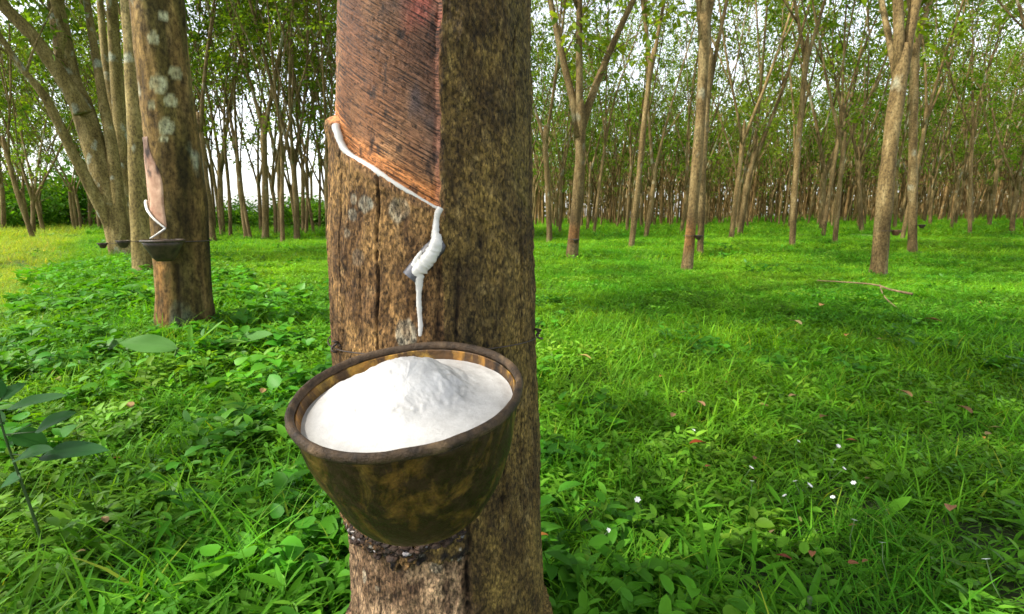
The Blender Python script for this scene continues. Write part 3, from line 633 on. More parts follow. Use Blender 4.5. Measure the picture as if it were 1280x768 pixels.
# ------------------------------------------------------------------ rubber tree generator
def bough(P0, d, L, r0, r1, rr, curve=.18, n=9, wig=.05):
    a = np.array([rr.uniform(-1, 1), rr.uniform(-1, 1), 0]) * wig; P = []
    for t in np.linspace(0, 1, n):
        P.append(P0 + d * L * t + np.array([0, 0, 1]) * L * curve * t * t + a * L * math.sin(t * 5) * .6)
    return np.array(P), np.linspace(r0, r1, n)
def tree_meshes(name, seed, fork=2.6, r0=.11, lean=(0, 0), limbs=None, leafn=11, leafL=.16, barkm='bark_far', bandz=None, flare=1.25, crown_low=0.0, top=11.0):
    rr = random.Random(seed); g = np.random.default_rng(seed); mb = MB(); tips = []
    n = 22; t = np.linspace(0, 1, n); a = rr.uniform(0, 6.28)
    P = np.stack([lean[0] * fork * t + .05 * np.sin(t * 4 + a) * t, lean[1] * fork * t + .05 * np.cos(t * 3 + a) * t, -.12 + (fork + .12) * t], -1)
    rad = r0 * (np.interp(t * fork, [0, .25, fork], [flare, 1.0, .82])) * np.interp(t, [0, .93, 1], [1, 1, .45]) * (1 + .05 * np.sin(t * 17 + seed))
    nn = 14; cb = np.array([1.0, 1, 1])
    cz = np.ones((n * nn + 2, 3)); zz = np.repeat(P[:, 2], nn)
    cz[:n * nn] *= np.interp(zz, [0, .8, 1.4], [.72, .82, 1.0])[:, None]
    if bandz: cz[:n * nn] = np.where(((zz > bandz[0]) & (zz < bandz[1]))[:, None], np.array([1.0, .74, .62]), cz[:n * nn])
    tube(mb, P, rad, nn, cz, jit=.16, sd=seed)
    top0 = P[-2]; rt = rad[-3]
    if limbs is None:
        k = rr.choice([2, 3, 3]); a0 = rr.uniform(0, 6.28)
        limbs = [(a0 + i * 6.28 / k + rr.uniform(-.4, .4), rr.uniform(9, 26), rr.uniform(.55, .8)) for i in range(k)]
    for az, inc, rf in limbs:
        d = np.array([math.sin(R(inc)) * math.cos(az), math.sin(R(inc)) * math.sin(az), math.cos(R(inc))]); L = (top - fork) * rr.uniform(.55, .75)
        L += .3
        P1, R1 = bough(top0 - np.array([0, 0, .30]), d, L, rt * rf * 1.05, rt * rf * .3, rr, .1, 12, .035); P1[0] = top0 - np.array([lean[0], lean[1], 1]) * .42; tube(mb, P1, R1, 9, jit=.1, sd=seed + 3)
        for q in range(4):
            k = rr.randint(1, 9); a2 = rr.uniform(0, 6.28); d2 = unit(d * .5 + np.array([math.cos(a2), math.sin(a2), rr.uniform(-.1, .4)])); P2, R2 = bough(P1[k], d2, rr.uniform(.4, 1.3), .009, .003, rr, .1, 6, .06); tube(mb, P2, R2, 4, cap=False); tips += [P2[3], P2[5], P2[5] + np.array([rr.uniform(-.2, .2), rr.uniform(-.2, .2), rr.uniform(-.15, .15)])]
        for q in range(rr.choice([3, 4])):
            ti = rr.uniform(.18, .9) if q else 1.0; k = min(11, int(ti * 11)); b = P1[k]; a2 = rr.uniform(0, 6.28)
            d2 = unit(d * 1.0 + np.array([math.cos(a2), math.sin(a2), .25]) * .42); L2 = (top - b[2]) * rr.uniform(.4, .62) + .5
            P2, R2 = bough(b, d2, L2, max(.012, R1[k] * .62), .010, rr, .14, 9, .05); tube(mb, P2, R2, 6)
            for w in range(rr.choice([4, 5, 6])):
                kk = rr.randint(2, 8); b3 = P2[kk]; a3 = rr.uniform(0, 6.28); d3 = unit(d2 + np.array([math.cos(a3), math.sin(a3), rr.uniform(-.1, .4)]) * .8)
                L3 = rr.uniform(.6, 1.5); P3, R3 = bough(b3, d3, L3, .011, .004, rr, .05, 5, .08); tube(mb, P3, R3, 4, cap=False)
                tips += [P3[2], P3[3], P3[4], P3[4] + np.array([rr.uniform(-.25, .25), rr.uniform(-.25, .25), rr.uniform(-.2, .2)])]
    tips = np.array(tips); tips = tips[tips[:, 2] > crown_low]
    if len(tips) == 0: tips = np.array([[0, 0, top]])
    K = leafn; base = np.repeat(tips, K, 0); N_ = len(base); dd = g.normal(size=(N_, 3)); dd[:, 2] = dd[:, 2] * .5 - .25; dd = unit(dd)
    base = base + dd * g.uniform(.02, .22, (N_, 1)) + g.normal(size=(N_, 3)) * .04
    cl = g.uniform(.6, 1.35, (N_, 1)) * np.ones(3) * (1 + g.uniform(-.12, .25, (N_, 1)) * np.array([1.0, .2, -.5]))
    cbm = MB(); rhomb(cbm, base, dd, g.normal(size=(N_, 3)) * .45 + np.array([0, 0, 1.]), g.uniform(.6, 1.15, N_) * leafL, g.uniform(.32, .46, N_) * leafL, cols=cl)
    return mb.mesh('trunk', M[barkm]), cbm.mesh('crown', M['crown'], smooth=False)
GROUP = 'rubber trees of the plantation'
def put_tree(ms, loc, rz, label, sc=1.0, tilt=None):
    o = empty('rubber_tree', loc, rz); o.scale = (sc, sc, sc)
    if tilt: o.rotation_euler = (tilt[0], tilt[1], rz)
    tag(o, label, 'tree', GROUP); link('trunk', ms[0], o); link('crown', ms[1], o); return o
def px_tree(px, py, wpx, top_px, label, seed, fork_py, limbs, bark='bark_far', **kw):
    """a measured tree: base pixel, trunk width, where its fork is seen"""
    g0 = on_ground(px, py); d = g0.y; z = d * math.cos(PITCH); r0 = .84 * wpx / F_PX * z / 2 * math.cos(math.atan(abs(px - 640) / F_PX)) ** .5
    f = at_y(top_px, fork_py, d); fh = f[2] - g0.z; lean = ((f[0] - g0.x) / fh, 0)
    ms = tree_meshes('t', seed, fork=fh, r0=r0, lean=lean, limbs=limbs, barkm=bark, **kw)
    return put_tree(ms, (g0.x, g0.y, g0.z), 0, label), g0, r0, lean
def cup(root_loc, trunk_r, side, h, rad, label, mat, lean=(0, 0), latex=True, name='latex_cup', tiltx=0):
    """small cup wired to a trunk: side is the azimuth it faces"""
    dv = np.array([math.cos(side), math.sin(side), 0]); c = np.array(root_loc) + np.array([lean[0] * h, lean[1] * h, h]) + dv * (trunk_r + rad * .9)
    o = empty(name, c); tag(o, label, 'cup', 'latex cups on the rubber trees')
    mb = MB(); s = rad
    P = [(.001, -1.1 * s), (.38 * s, -1.1 * s), (.55 * s, -.92 * s), (.86 * s, -.3 * s), (1.0 * s, 0), (.93 * s, .01 * s), (.8 * s, -.2 * s), (.48 * s, -.62 * s), (.001, -.66 * s)]
    lathe(mb, P, 28, None, s * .03, 3); link('body', mb.mesh('body', M[mat]), o)
    rb = MB(); a = np.linspace(0, 6.283, 8, endpoint=False); lathe(rb, np.stack([.985 * s + .07 * s * np.cos(a), .0 + .07 * s * np.sin(a)], -1), 28, closed=True); link('rim', rb.mesh('rim', M[mat]), o)
    wb = MB(); t = np.linspace(0, 6.283, 24); tc = -dv * (trunk_r + rad * .9); tube(wb, tc + np.stack([(trunk_r * 1.06) * np.cos(t), (trunk_r * 1.06) * np.sin(t), 0 * t - .1 * s], -1), .003, 4, cap=False); link('wire', wb.mesh('wire', M['wire']), o)
    return o
def strip_panel(root, r_fn, az0, az1, z0, z1, slope, lean, zref=0.0):
    """tapped patch and latex line on a smaller trunk, as thin shells following it"""
    n, m = 14, 16; A_, Z_ = np.meshgrid(np.linspace(az0, az1, n), np.linspace(0, 1, m)); low = z0 + slope * (A_ - az0); zz = low + (z1 - low) * Z_
    rr = r_fn(zz) * 1.012 + .003 * np.sin(zz * 60)
    V = np.stack([lean[0] * zz + rr * np.cos(A_), lean[1] * zz + rr * np.sin(A_), zz], -1).reshape(-1, 3)
    i = np.arange(m - 1)[:, None] * n; j = np.arange(n - 1)[None]; mb = MB(); mb.add(V, np.stack([i + j, i + j + 1, i + n + j + 1, i + n + j], -1).reshape(-1, 4))
    o = link('tapping_panel', mb.mesh('tapping_panel', M['panel_far']), root)
    mod = o.modifiers.new('thick', 'SOLIDIFY'); mod.thickness = .004; mod.offset = -1
    a = np.linspace(az0, az1, 20); z = z0 + slope * (a - az0); lb = MB(); r2 = r_fn(z) * 1.03
    tube(lb, np.stack([lean[0] * z + r2 * np.cos(a), lean[1] * z + r2 * np.sin(a), z], -1), .006, 6); link('latex_strip', lb.mesh('latex_strip', M['latex']), root)

# second tree of the row, tapped, with its dark cup
def build_row():
    # tree two
    px, py = 232, 412; g0 = on_ground(px, py); d = g0.y
    def atd(x, y): return at_y(x, y, d)
    rows = [(412, 196, 268), (330, 192, 264), (250, 187, 260), (150, 178, 247), (60, 168, 236), (0, 162, 231)]
    zs = []; cx = []; rad = []
    th = math.atan(abs(px - 640) / F_PX)
    for y, a, b in rows:
        p, q = atd(a, y), atd(b, y); zs.append(p[2] - g0.z); cx.append((p[0] + q[0]) / 2 - g0.x); rad.append((q[0] - p[0]) / 2 * math.cos(th))
    zs[0] = 0.0
    n, nn = 120, 90; z = np.concatenate([np.linspace(-.1, zs[-1], 95), np.linspace(zs[-1] + .05, 3.2, 25)])
    C = np.interp(z, zs, cx); slope = (cx[-1] - cx[-3]) / (zs[-1] - zs[-3]); C = np.where(z > zs[-1], cx[-1] + (z - zs[-1]) * slope, C)
    Rr = np.interp(z, zs + [3.2], rad + [rad[-1] * .85]) * np.interp(z, [-.1, .0, .18], [1.3, 1.12, 1.0])
    mb = MB(); aa = np.linspace(0, 2 * np.pi, nn, endpoint=False); A_, Z_ = np.meshgrid(aa, z)
    ca, sa = np.cos(A_), np.sin(A_)
    rr_ = Rr[:, None] + .006 * fbm(ca * 2.2, sa * 2.2, Z_ * 5, s=3, o=3) + .004 * fbm(ca * 9, sa * 9, Z_ * 12, s=4, o=4)
    n1 = fbm(ca * 3, sa * 3, Z_ * 6, s=14, o=5); n2 = fbm(ca * 9, sa * 9, Z_ * 30, s=15, o=4)
    col = np.ones((n, nn, 3)) * (1 + .9 * n1 + .7 * n2)[..., None]; mo = ss(-.1, .4, fbm(ca * 2, sa * 2, Z_ * 2.5, s=16, o=3) + .4 * ca); col = col * (1 - mo[..., None] * np.array([.62, .55, .66]))  # olive blotches weighted to the right, painting that side's shade into the bark
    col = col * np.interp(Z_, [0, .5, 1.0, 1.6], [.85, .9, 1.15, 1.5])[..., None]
    # bluish lichen rings high on the trunk, seen from the camera
    cam_az = math.atan2(0 - g0.y, 0 - g0.x)
    def frompix(x, y):                                # azimuth and height on this trunk at a pixel
        p = atd(x, y); zc = p[2] - g0.z; c_ = np.interp(zc, zs, cx); r_ = np.interp(zc, zs, rad)
        s = np.clip((p[0] - g0.x - c_) * math.cos(th) / r_, -.98, .98); return cam_az + math.asin(s), zc
    for x, y, r_ in ((198, 112, .040), (214, 131, .026), (208, 163, .036), (205, 178, .018), (220, 96, .030), (192, 58, .026), (205, 28, .02), (190, 138, .02)):
        a0, z0 = frompix(x, y); da = (A_ - a0 + np.pi) % (2 * np.pi) - np.pi; dd = np.hypot(da * rad[-2], (Z_ - z0)) / (r_ * (1 + .25 * n2))
        k = (1 - ss(.8, 1.05, dd)) * (1 - .35 * (1 - ss(.3, .6, dd))); col = col * (1 - k[..., None]) + k[..., None] * np.array([2.2, 3.3, 5.6])
    a0, z0 = frompix(238, 350); da = (A_ - a0 + np.pi) % (2 * np.pi) - np.pi
    a1 = frompix(222, 360)[0]; d1 = (A_ - a1 + np.pi) % (2 * np.pi) - np.pi
    k = np.exp(-(d1 / .10) ** 2) * (1 - ss(.30, .40, Z_)); col *= (1 - .8 * k)[..., None]; rr_ = rr_ - .012 * k
    a2 = frompix(203, 370)[0]; d2 = (A_ - a2 + np.pi) % (2 * np.pi) - np.pi
    k = np.exp(-(d2 / .35) ** 2) * (1 - ss(.32, .42, Z_)) * ss(-.3, .3, n1 + .2); col = col * (1 - .7 * k[..., None]) + .7 * k[..., None] * np.array([2.9, 2.3, 2.2])
    V = np.stack([C[:, None] + rr_ * ca, rr_ * sa, Z_], -1).reshape(-1, 3)
    i = np.arange(n - 1)[:, None] * nn; j = np.arange(nn)[None]; k = (j + 1) % nn
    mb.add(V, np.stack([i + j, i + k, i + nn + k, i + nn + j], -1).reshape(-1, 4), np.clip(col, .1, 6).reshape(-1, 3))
    root = empty('rubber_tree', g0); tag(root, 'thick olive trunk with round grey lichen patches, left of the big front trunk', 'tree', GROUP)
    rr = random.Random(8); top = np.array([C[-1], 0, 3.2]); tips = []
    for az, inc, L in ((3.3, 30, 4.2), (1.4, 18, 4.8), (5.2, 24, 4.2)):
        dv = np.array([math.sin(R(inc)) * math.cos(az), math.sin(R(inc)) * math.sin(az), math.cos(R(inc))]); P1, R1 = bough(top - dv * .15, dv, L, .09, .02, rr, .1, 12); tube(mb, P1, R1, 9)
        for _ in range(8):
            k = rr.randint(4, 11); a = rr.uniform(0, 6.28); e = unit(dv + np.array([math.cos(a), math.sin(a), .2]) * .9); P2, R2 = bough(P1[k], e, rr.uniform(1, 2), .02, .006, rr, .1, 6); tube(mb, P2, R2, 5); tips += [P2[2], P2[3], P2[4], P2[5]]
    link('trunk', mb.mesh('trunk', M['bark_row']), root)
    g = np.random.default_rng(5); tips = np.array(tips); base = np.repeat(tips, 16, 0); dd = g.normal(size=base.shape); dd[:, 2] -= .4
    cb = MB(); rhomb(cb, base + unit(dd) * g.uniform(.05, .35, (len(base), 1)), unit(dd), g.normal(size=base.shape) * .5 + np.array([0, 0, 1.]), g.uniform(.09, .17, len(base)), g.uniform(.04, .065, len(base)), cols=g.uniform(.6, 1.3, (len(base), 1)) * np.ones(3))
    link('crown', cb.mesh('crown', M['crown'], smooth=False), root)
    # tapped strip on its left, latex, cup
    aL = frompix(187, 240)[0] - .35; aR = frompix(206, 240)[0]; zb = frompix(205, 285)[1]; zt = frompix(188, 175)[1]; zl = frompix(187, 252)[1]
    m_, q_ = 26, 14; T_, Q_ = np.meshgrid(np.linspace(0, 1, q_), np.linspace(0, 1, m_)); az = aL + (aR - aL) * T_ * (1 - .35 * Q_ ** 2 - .12 * np.sin(Q_ * 9) * Q_); lo = zl + (zb - zl) * T_; zz = lo + (zt - lo) * Q_
    r__ = np.interp(zz, zs, rad) + .003 + .003 * fbm(az * 6, zz * 20, s=4, o=3); V = np.stack([np.interp(zz, zs, cx) + r__ * np.cos(az), r__ * np.sin(az), zz], -1).reshape(-1, 3)
    i = np.arange(m_ - 1)[:, None] * q_; j = np.arange(q_ - 1)[None]; pm = MB(); cc = np.ones((m_, q_, 3)); nz = fbm(az * 8, zz * 30, s=9, o=4); cc *= (1 - .85 * ss(.12, .3, nz) * ss(.35, .6, Q_))[..., None]
    cc = cc * (1 - ss(.45, .95, Q_) * .62)[..., None]
    pm.add(V, np.stack([i + j, i + j + 1, i + q_ + j + 1, i + q_ + j], -1).reshape(-1, 4), cc.reshape(-1, 3)); o = link('tapping_panel', pm.mesh('tapping_panel', M['panel_far']), root)
    md = o.modifiers.new('thick', 'SOLIDIFY'); md.thickness = .012; md.offset = -1
    lb = MB(); t = np.linspace(0, 1, 24); az = aL + (aR - aL) * t; z_ = zl + (zb - zl) * t; r_ = np.interp(z_, zs, rad) + .012
    tube(lb, np.stack([np.interp(z_, zs, cx) + r_ * np.cos(az), r_ * np.sin(az), z_], -1), np.linspace(.008, .004, 24), 7, jit=.3)
    a5, z5 = frompix(199, 297); az = np.linspace(aR, a5, 8); z_ = np.linspace(zb, z5, 8); r_ = np.interp(z_, zs, rad) + .012 + .03 * np.linspace(0, 1, 8)
    tube(lb, np.stack([np.interp(z_, zs, cx) + r_ * np.cos(az), r_ * np.sin(az), z_], -1), .0042, 7, jit=.3)
    link('latex_strip', lb.mesh('latex_strip', M['latex']), root)
    ac, zc = frompix(206, 299); rc = float(np.interp(zc, zs, rad)); rcup = 22 / F_PX * (d - .1)
    cup((g0.x + float(np.interp(zc, zs, cx)), g0.y, g0.z), rc + .002, ac + .22, zc, rcup, 'dark clay cup wired to the thick trunk with grey lichen patches', 'cup_dark')
    return g0
build_row()

# third tree: straight dark pole just behind tree two; fourth: many-stemmed, leaning to the left; fifth behind
def manual_tree(px, py, label, stems, seed, bark='bark_left', depth_adj=0.0, leafy=22, leaf_above=2.2):
    g0 = on_ground(px, py); Y = g0.y + depth_adj; mb = MB(); tips = []; rr = random.Random(seed); g = np.random.default_rng(seed)
    for pts, dy in stems:                             # pts: (x, y, width px)
        P = []; rad = []
        for k, (x, y, w) in enumerate(pts):
            t = k / (len(pts) - 1); p = at_y(x, y, Y + dy * t); P.append(p - np.array(g0)); rad.append(.84 * w / 2 / F_PX * Y / math.cos(math.atan((640 - x) / F_PX)) * math.cos(math.atan((640 - x) / F_PX)) ** 1.5)
        last = P[-1]; dv = unit(P[-1] - P[-2]); ext = [last + dv * 1.2 + np.array([0, 0, .3]), last + dv * 2.4 + np.array([0, 0, 1.0])]
        P += ext; rad += [rad[-1] * .7, rad[-1] * .4]
        Q = spline(P, 44); RR = np.interp(np.linspace(0, 1, 44), np.linspace(0, 1, len(rad)), rad)
        tube(mb, Q, RR, 14, (1, 1, 1), jit=.14, sd=seed)
        for _ in range(9):
            k = rr.randint(26, 43); a = rr.uniform(0, 6.28); e = unit(dv + np.array([math.cos(a), math.sin(a), .1]) * 1.0); P2, R2 = bough(Q[k], e, rr.uniform(.7, 1.8), .018, .005, rr, .05, 6); tube(mb, P2, R2, 5); tips += [P2[2], P2[3], P2[4], P2[5]]
    root = empty('rubber_tree', g0); tag(root, label, 'tree', GROUP); link('trunk', mb.mesh('trunk', M[bark]), root)
    tips = np.array(tips); tips = tips[tips[:, 2] > leaf_above]; base = np.repeat(tips, leafy, 0); dd = g.normal(size=base.shape); dd[:, 2] -= .4; cb = MB()
    rhomb(cb, base + unit(dd) * g.uniform(.05, .35, (len(base), 1)), unit(dd), g.normal(size=base.shape) * .5 + np.array([0, 0, 1.]), g.uniform(.09, .17, len(base)), g.uniform(.04, .065, len(base)), cols=g.uniform(.6, 1.3, (len(base), 1)) * np.ones(3))
    link('crown', cb.mesh('crown', M['crown'], smooth=False), root); return root, g0
t3, g3_ = manual_tree(178, 346, 'straight slim trunk partly hidden just behind the lichen-spotted tree', [([(178, 348, 30), (176, 300, 28), (172, 200, 27), (167, 100, 24), (160, 0, 21), (153, -70, 18)], .3)], 21)
t4, g4_ = manual_tree(150, 322, 'many-stemmed rubber tree with boughs sweeping up to the left', [
    ([(153, 324, 34), (147, 285, 38), (128, 215, 36), (104, 140, 34), (88, 100, 30), (74, 30, 26), (66, -30, 22)], .4),
    ([(104, 142, 26), (78, 98, 22), (40, 45, 20), (-10, -10, 17)], -.3),
    ([(140, 285, 20), (112, 232, 17), (85, 180, 14), (55, 120, 12), (20, 75, 9)], -.6),
    ([(152, 300, 22), (142, 200, 18), (128, 120, 14), (118, 60, 12), (105, -20, 10)], .6),
    ([(74, 72, 11), (77, 40, 10), (70, 12, 9), (58, -30, 7)], -.2)], 22)
t5, g5_ = manual_tree(158, 318, 'rubber tree with upright twin poles squeezed behind the sweeping boughs', [
    ([(160, 318, 22), (157, 240, 20), (150, 150, 19), (143, 60, 17), (138, -30, 14)], .3),
    ([(158, 250, 14), (142, 150, 13), (131, 70, 11), (122, -30, 9)], .9)], 23, depth_adj=.8)
cup(g3_, .10, R(-100), .33, .055, 'small black cup on the slim trunk just behind the lichen-spotted tree', 'cup_dark')
cup(g4_, .17, R(-105), .22, .065, 'small black cup at the foot of the boughs sweeping left', 'cup_dark')

# measured trees on the right
TA, gA, rA, lA = px_tree(714, 325, 17, 729, 'forked rubber tree with dark reddish foot and three open limbs right of the big trunk', 31, 122, [(2.75, 15, .75), (1.5, 4, .7), (0.35, 27, .8)], bandz=(.25, .5), top=9, leafn=8)
TB, gB, rB, lB = px_tree(858, 340, 16, 887, 'tall slender rubber tree leaning right with a pale stem and no visible fork', 32, -20, [(2.0, 10, .8), (0.2, 14, .8)], bandz=(.3, .6), top=9)
TC, gC, rC, lC = px_tree(1097, 347, 25, 1130, 'stout tan rubber tree leaning right, forked high above a fallen stick', 33, 52, [(2.6, 11, .8), (0.3, 13, .8), (1.6, 18, .5)], top=9)
TD, gD, rD, lD = px_tree(1141, 318, 14, 1146, 'thin straight rubber tree just right of the stout leaning one', 34, 20, [(2.9, 12, .7), (.4, 16, .7)], top=10)
TE, gE, rE, lE = px_tree(875, 320, 10, 888, 'thin rubber tree close behind the tall slender leaning one', 35, 60, [(1.9, 9, .8), (.5, 12, .7)], top=10)
TF, gF, rF, lF = px_tree(788, 310, 9, 818, 'slim pale rubber tree leaning right between the forked and the tall slender trees', 36, 60, [(2.4, 14, .7), (.2, 12, .7)], top=10)
TG, gG, rG, lG = px_tree(990, 310, 9, 1008, 'slim rubber tree left of the stout leaning one with a long bare stem', 37, 40, [(2.4, 14, .7), (.2, 12, .7)], top=10)
TH, gH, rH, lH = px_tree(1028, 290, 9, 1030, 'pale short-forked rubber tree between the bare slim stem and the stout leaning tree', 38, 205, [(2.8, 16, .8), (.3, 16, .8)], top=12)
TI, gI, rI, lI = px_tree(1213, 284, 9, 1210, 'pale rubber tree with a low fork in the far right rows', 39, 180, [(2.8, 10, .8), (.3, 12, .8)], top=12)
cup(gA, rA, R(-75), .30, .05, 'dark cup low on the forked tree with reddish foot', 'cup_dark', lA)
cup(gB, rB, R(-20), .42, .045, 'dark cup on the right side of the tall slender leaning tree', 'cup_dark', lB)
cup(gC, rC, R(-12), .50, .05, 'reddish brown cup on the right side of the stout leaning tree', 'cup_brown', lC)
cup(gD, rD, R(-35), .52, .055, 'dark cup on the thin straight tree beside the stout one', 'cup_dark', lD)

# ------------------------------------------------------------------ the plantation behind, copies of eight trees
VAR = [tree_meshes('v', 100 + i, fork=[2.3, 2.8, 3.2, 2.0, 2.6, 3.6, 1.9, 2.9][i], r0=[.075, .06, .085, .065, .09, .055, .07, .068][i],
                   lean=[(.03, 0), (-.05, .02), (.06, 0), (.0, .04), (-.03, 0), (.08, 0), (-.06, 0), (.02, -.03)][i], leafn=[11, 12, 10, 12, 11, 13, 11, 10][i], leafL=.155, top=[11, 12, 10.5, 11.5, 12.5, 11, 10, 12][i]) for i in range(8)]
LEAFY = [tree_meshes('v', 140 + i, fork=[1.8, 2.4][i], r0=[.08, .07][i], lean=[(-.05, 0), (.04, 0)][i], leafn=19, leafL=.16, top=9.5) for i in range(2)]
def scatter_trees():
    rr = random.Random(77); used = [np.array(g)[:2] for g in (gA, gB, gC, gD, gE, gF, gG, gH, gI)]; n = 0; protos = {}
    pts = []
    u = np.array([-.55, .835]); v = np.array([.835, .55])       # along the rows, across them
    for a in range(-60, 90):
        for b in range(-30, 40):
            p = u * (a * 2.6) + v * (b * 4.0) + np.array([2.1 + rr.uniform(-.35, .35), 5.0 + rr.uniform(-.5, .5)])
            x, y = p
            if y < 9.5 or y > 78: continue
            px = 640 + F_PX * x / (y * math.cos(PITCH) + .1)
            if px < -60 or px > 1400: continue
            if px < 660 and (y < 13.5 or y > (26 if px > 235 else 44)): continue
            if px < 235 and y < 15: continue
            if px >= 660 and 520 < px < 700 and y > 60: continue
            if y > 48 and rr.random() < .45: continue
            if any(np.linalg.norm(p - q) < 1.6 for q in used): continue
            if y < 14 and any(abs(px - (640 + F_PX * q[0] / q[1])) < 16 for q in used): continue
            pts.append((y, x, px))
    for px_ in range(255, 425, 13):                                      # a denser stand on the left, as seen past the trunk
        y = rr.uniform(13, 19); x = (px_ + rr.uniform(-4, 4) - 640) / F_PX * y; pts.append((y, x, px_))
    for _ in range(34):                                                  # leafy far side of the clearing
        y = rr.uniform(15, 38); px_ = rr.uniform(-70, 225); x = (px_ - 640) / F_PX * y
        if all(math.hypot(x - q[1], y - q[0]) > 1.5 for q in pts): pts.append((y, x, px_))
    for _ in range(22):
        y = rr.uniform(17, 30); px_ = rr.uniform(236, 425); x = (px_ - 640) / F_PX * y
        if all(math.hypot(x - q[1], y - q[0]) > 1.0 for q in pts): pts.append((y, x, px_))
    pts.sort(); pts = pts[:285]; print('plantation trees', len(pts))
    for y, x, px in pts:
        k = rr.randrange(8) if px > 235 or rr.random() < .3 else 8 + rr.randrange(2); sc = rr.uniform(.85, 1.12); loc = (x, y, float(gz(x, y)) - .02)
        if px < 235: lab = 'dark rubber tree across the sunny clearing at the far left'
        elif px < 640: lab = 'slim dark rubber tree in the stand seen between the two thick trunks'
        elif y < 20: lab = 'slim rubber tree in the nearer rows of the plantation on the right'
        elif y < 42: lab = 'thin pale rubber tree in the crowded middle rows on the right'
        else: lab = 'very thin rubber tree in the last rows under the right-hand canopy'
        if k not in protos:
            o = put_tree((VAR + LEAFY)[k], loc, rr.uniform(0, 6.28), lab, sc); protos[k] = o
        else:
            o = copy_tree(protos[k]); o.location = loc; o.rotation_euler = (0, 0, rr.uniform(0, 6.28)); o.scale = (sc, sc, sc); o['label'] = lab
        o.rotation_euler.x = R(rr.uniform(-4, 4)); o.rotation_euler.y = R(rr.uniform(-5, 7))
scatter_trees()

# ------------------------------------------------------------------ bushes past the clearing and the closing woods
def bush_mesh(seed, h=1.6, w=1.4, n=1500, L=.14):
    g = np.random.default_rng(seed); mb = MB(); c = g.normal(size=(26, 3)) * np.array([w * .36, w * .36, h * .2]) + np.array([0, 0, h * .45])
    tips = c[g.integers(0, 26, n)] + g.normal(size=(n, 3)) * .2; tips[:, 2] = np.abs(tips[:, 2]); dd = unit(g.normal(size=(n, 3)) + np.array([0, 0, .2]))
    rhomb(mb, tips, dd, g.normal(size=(n, 3)) * .5 + np.array([0, 0, 1.]), g.uniform(.6, 1.2, n) * L, g.uniform(.4, .6, n) * L, cols=g.uniform(.6, 1.35, (n, 1)) * np.ones(3))
    sb = MB(); rr = random.Random(seed)
    for q in c[:12]: tube(sb, spline([[0, 0, -.05], q * np.array([.4, .4, .5]), q], 6), np.linspace(.02, .006, 6), 5)
    return sb.mesh('stems', M['stick']), mb.mesh('foliage', M['bushleaf'], smooth=False)
def bushes():
    rr = random.Random(5); B = [bush_mesh(s) for s in (1, 2, 3)]; pr = {}
    for i in range(42):
        px = rr.uniform(-60, 430) if i < 14 else rr.uniform(250, 425) if i < 30 else rr.uniform(-70, 118); y = rr.uniform(26, 40); x = (px - 640) / F_PX * y; k = i % 3; sc = rr.uniform(.6, 1.25) if i < 30 else rr.uniform(1.4, 2.6)
        lab = 'bright green bush behind the sunny clearing on the far left' if px < 235 else 'bright green bush beyond the stand between the thick trunks'
        if k not in pr:
            o = empty('bush', (x, y, float(gz(x, y)))); link('stems', B[k][0], o); link('foliage', B[k][1], o); pr[k] = o
        else: o = copy_tree(pr[k])
        o.location = (x, y, float(gz(x, y))); o.rotation_euler = (0, 0, rr.uniform(0, 6.28)); o.scale = (sc * 1.3, sc * 1.3, sc); tag(o, lab, 'bush', 'bushes behind the clearing')
bushes()
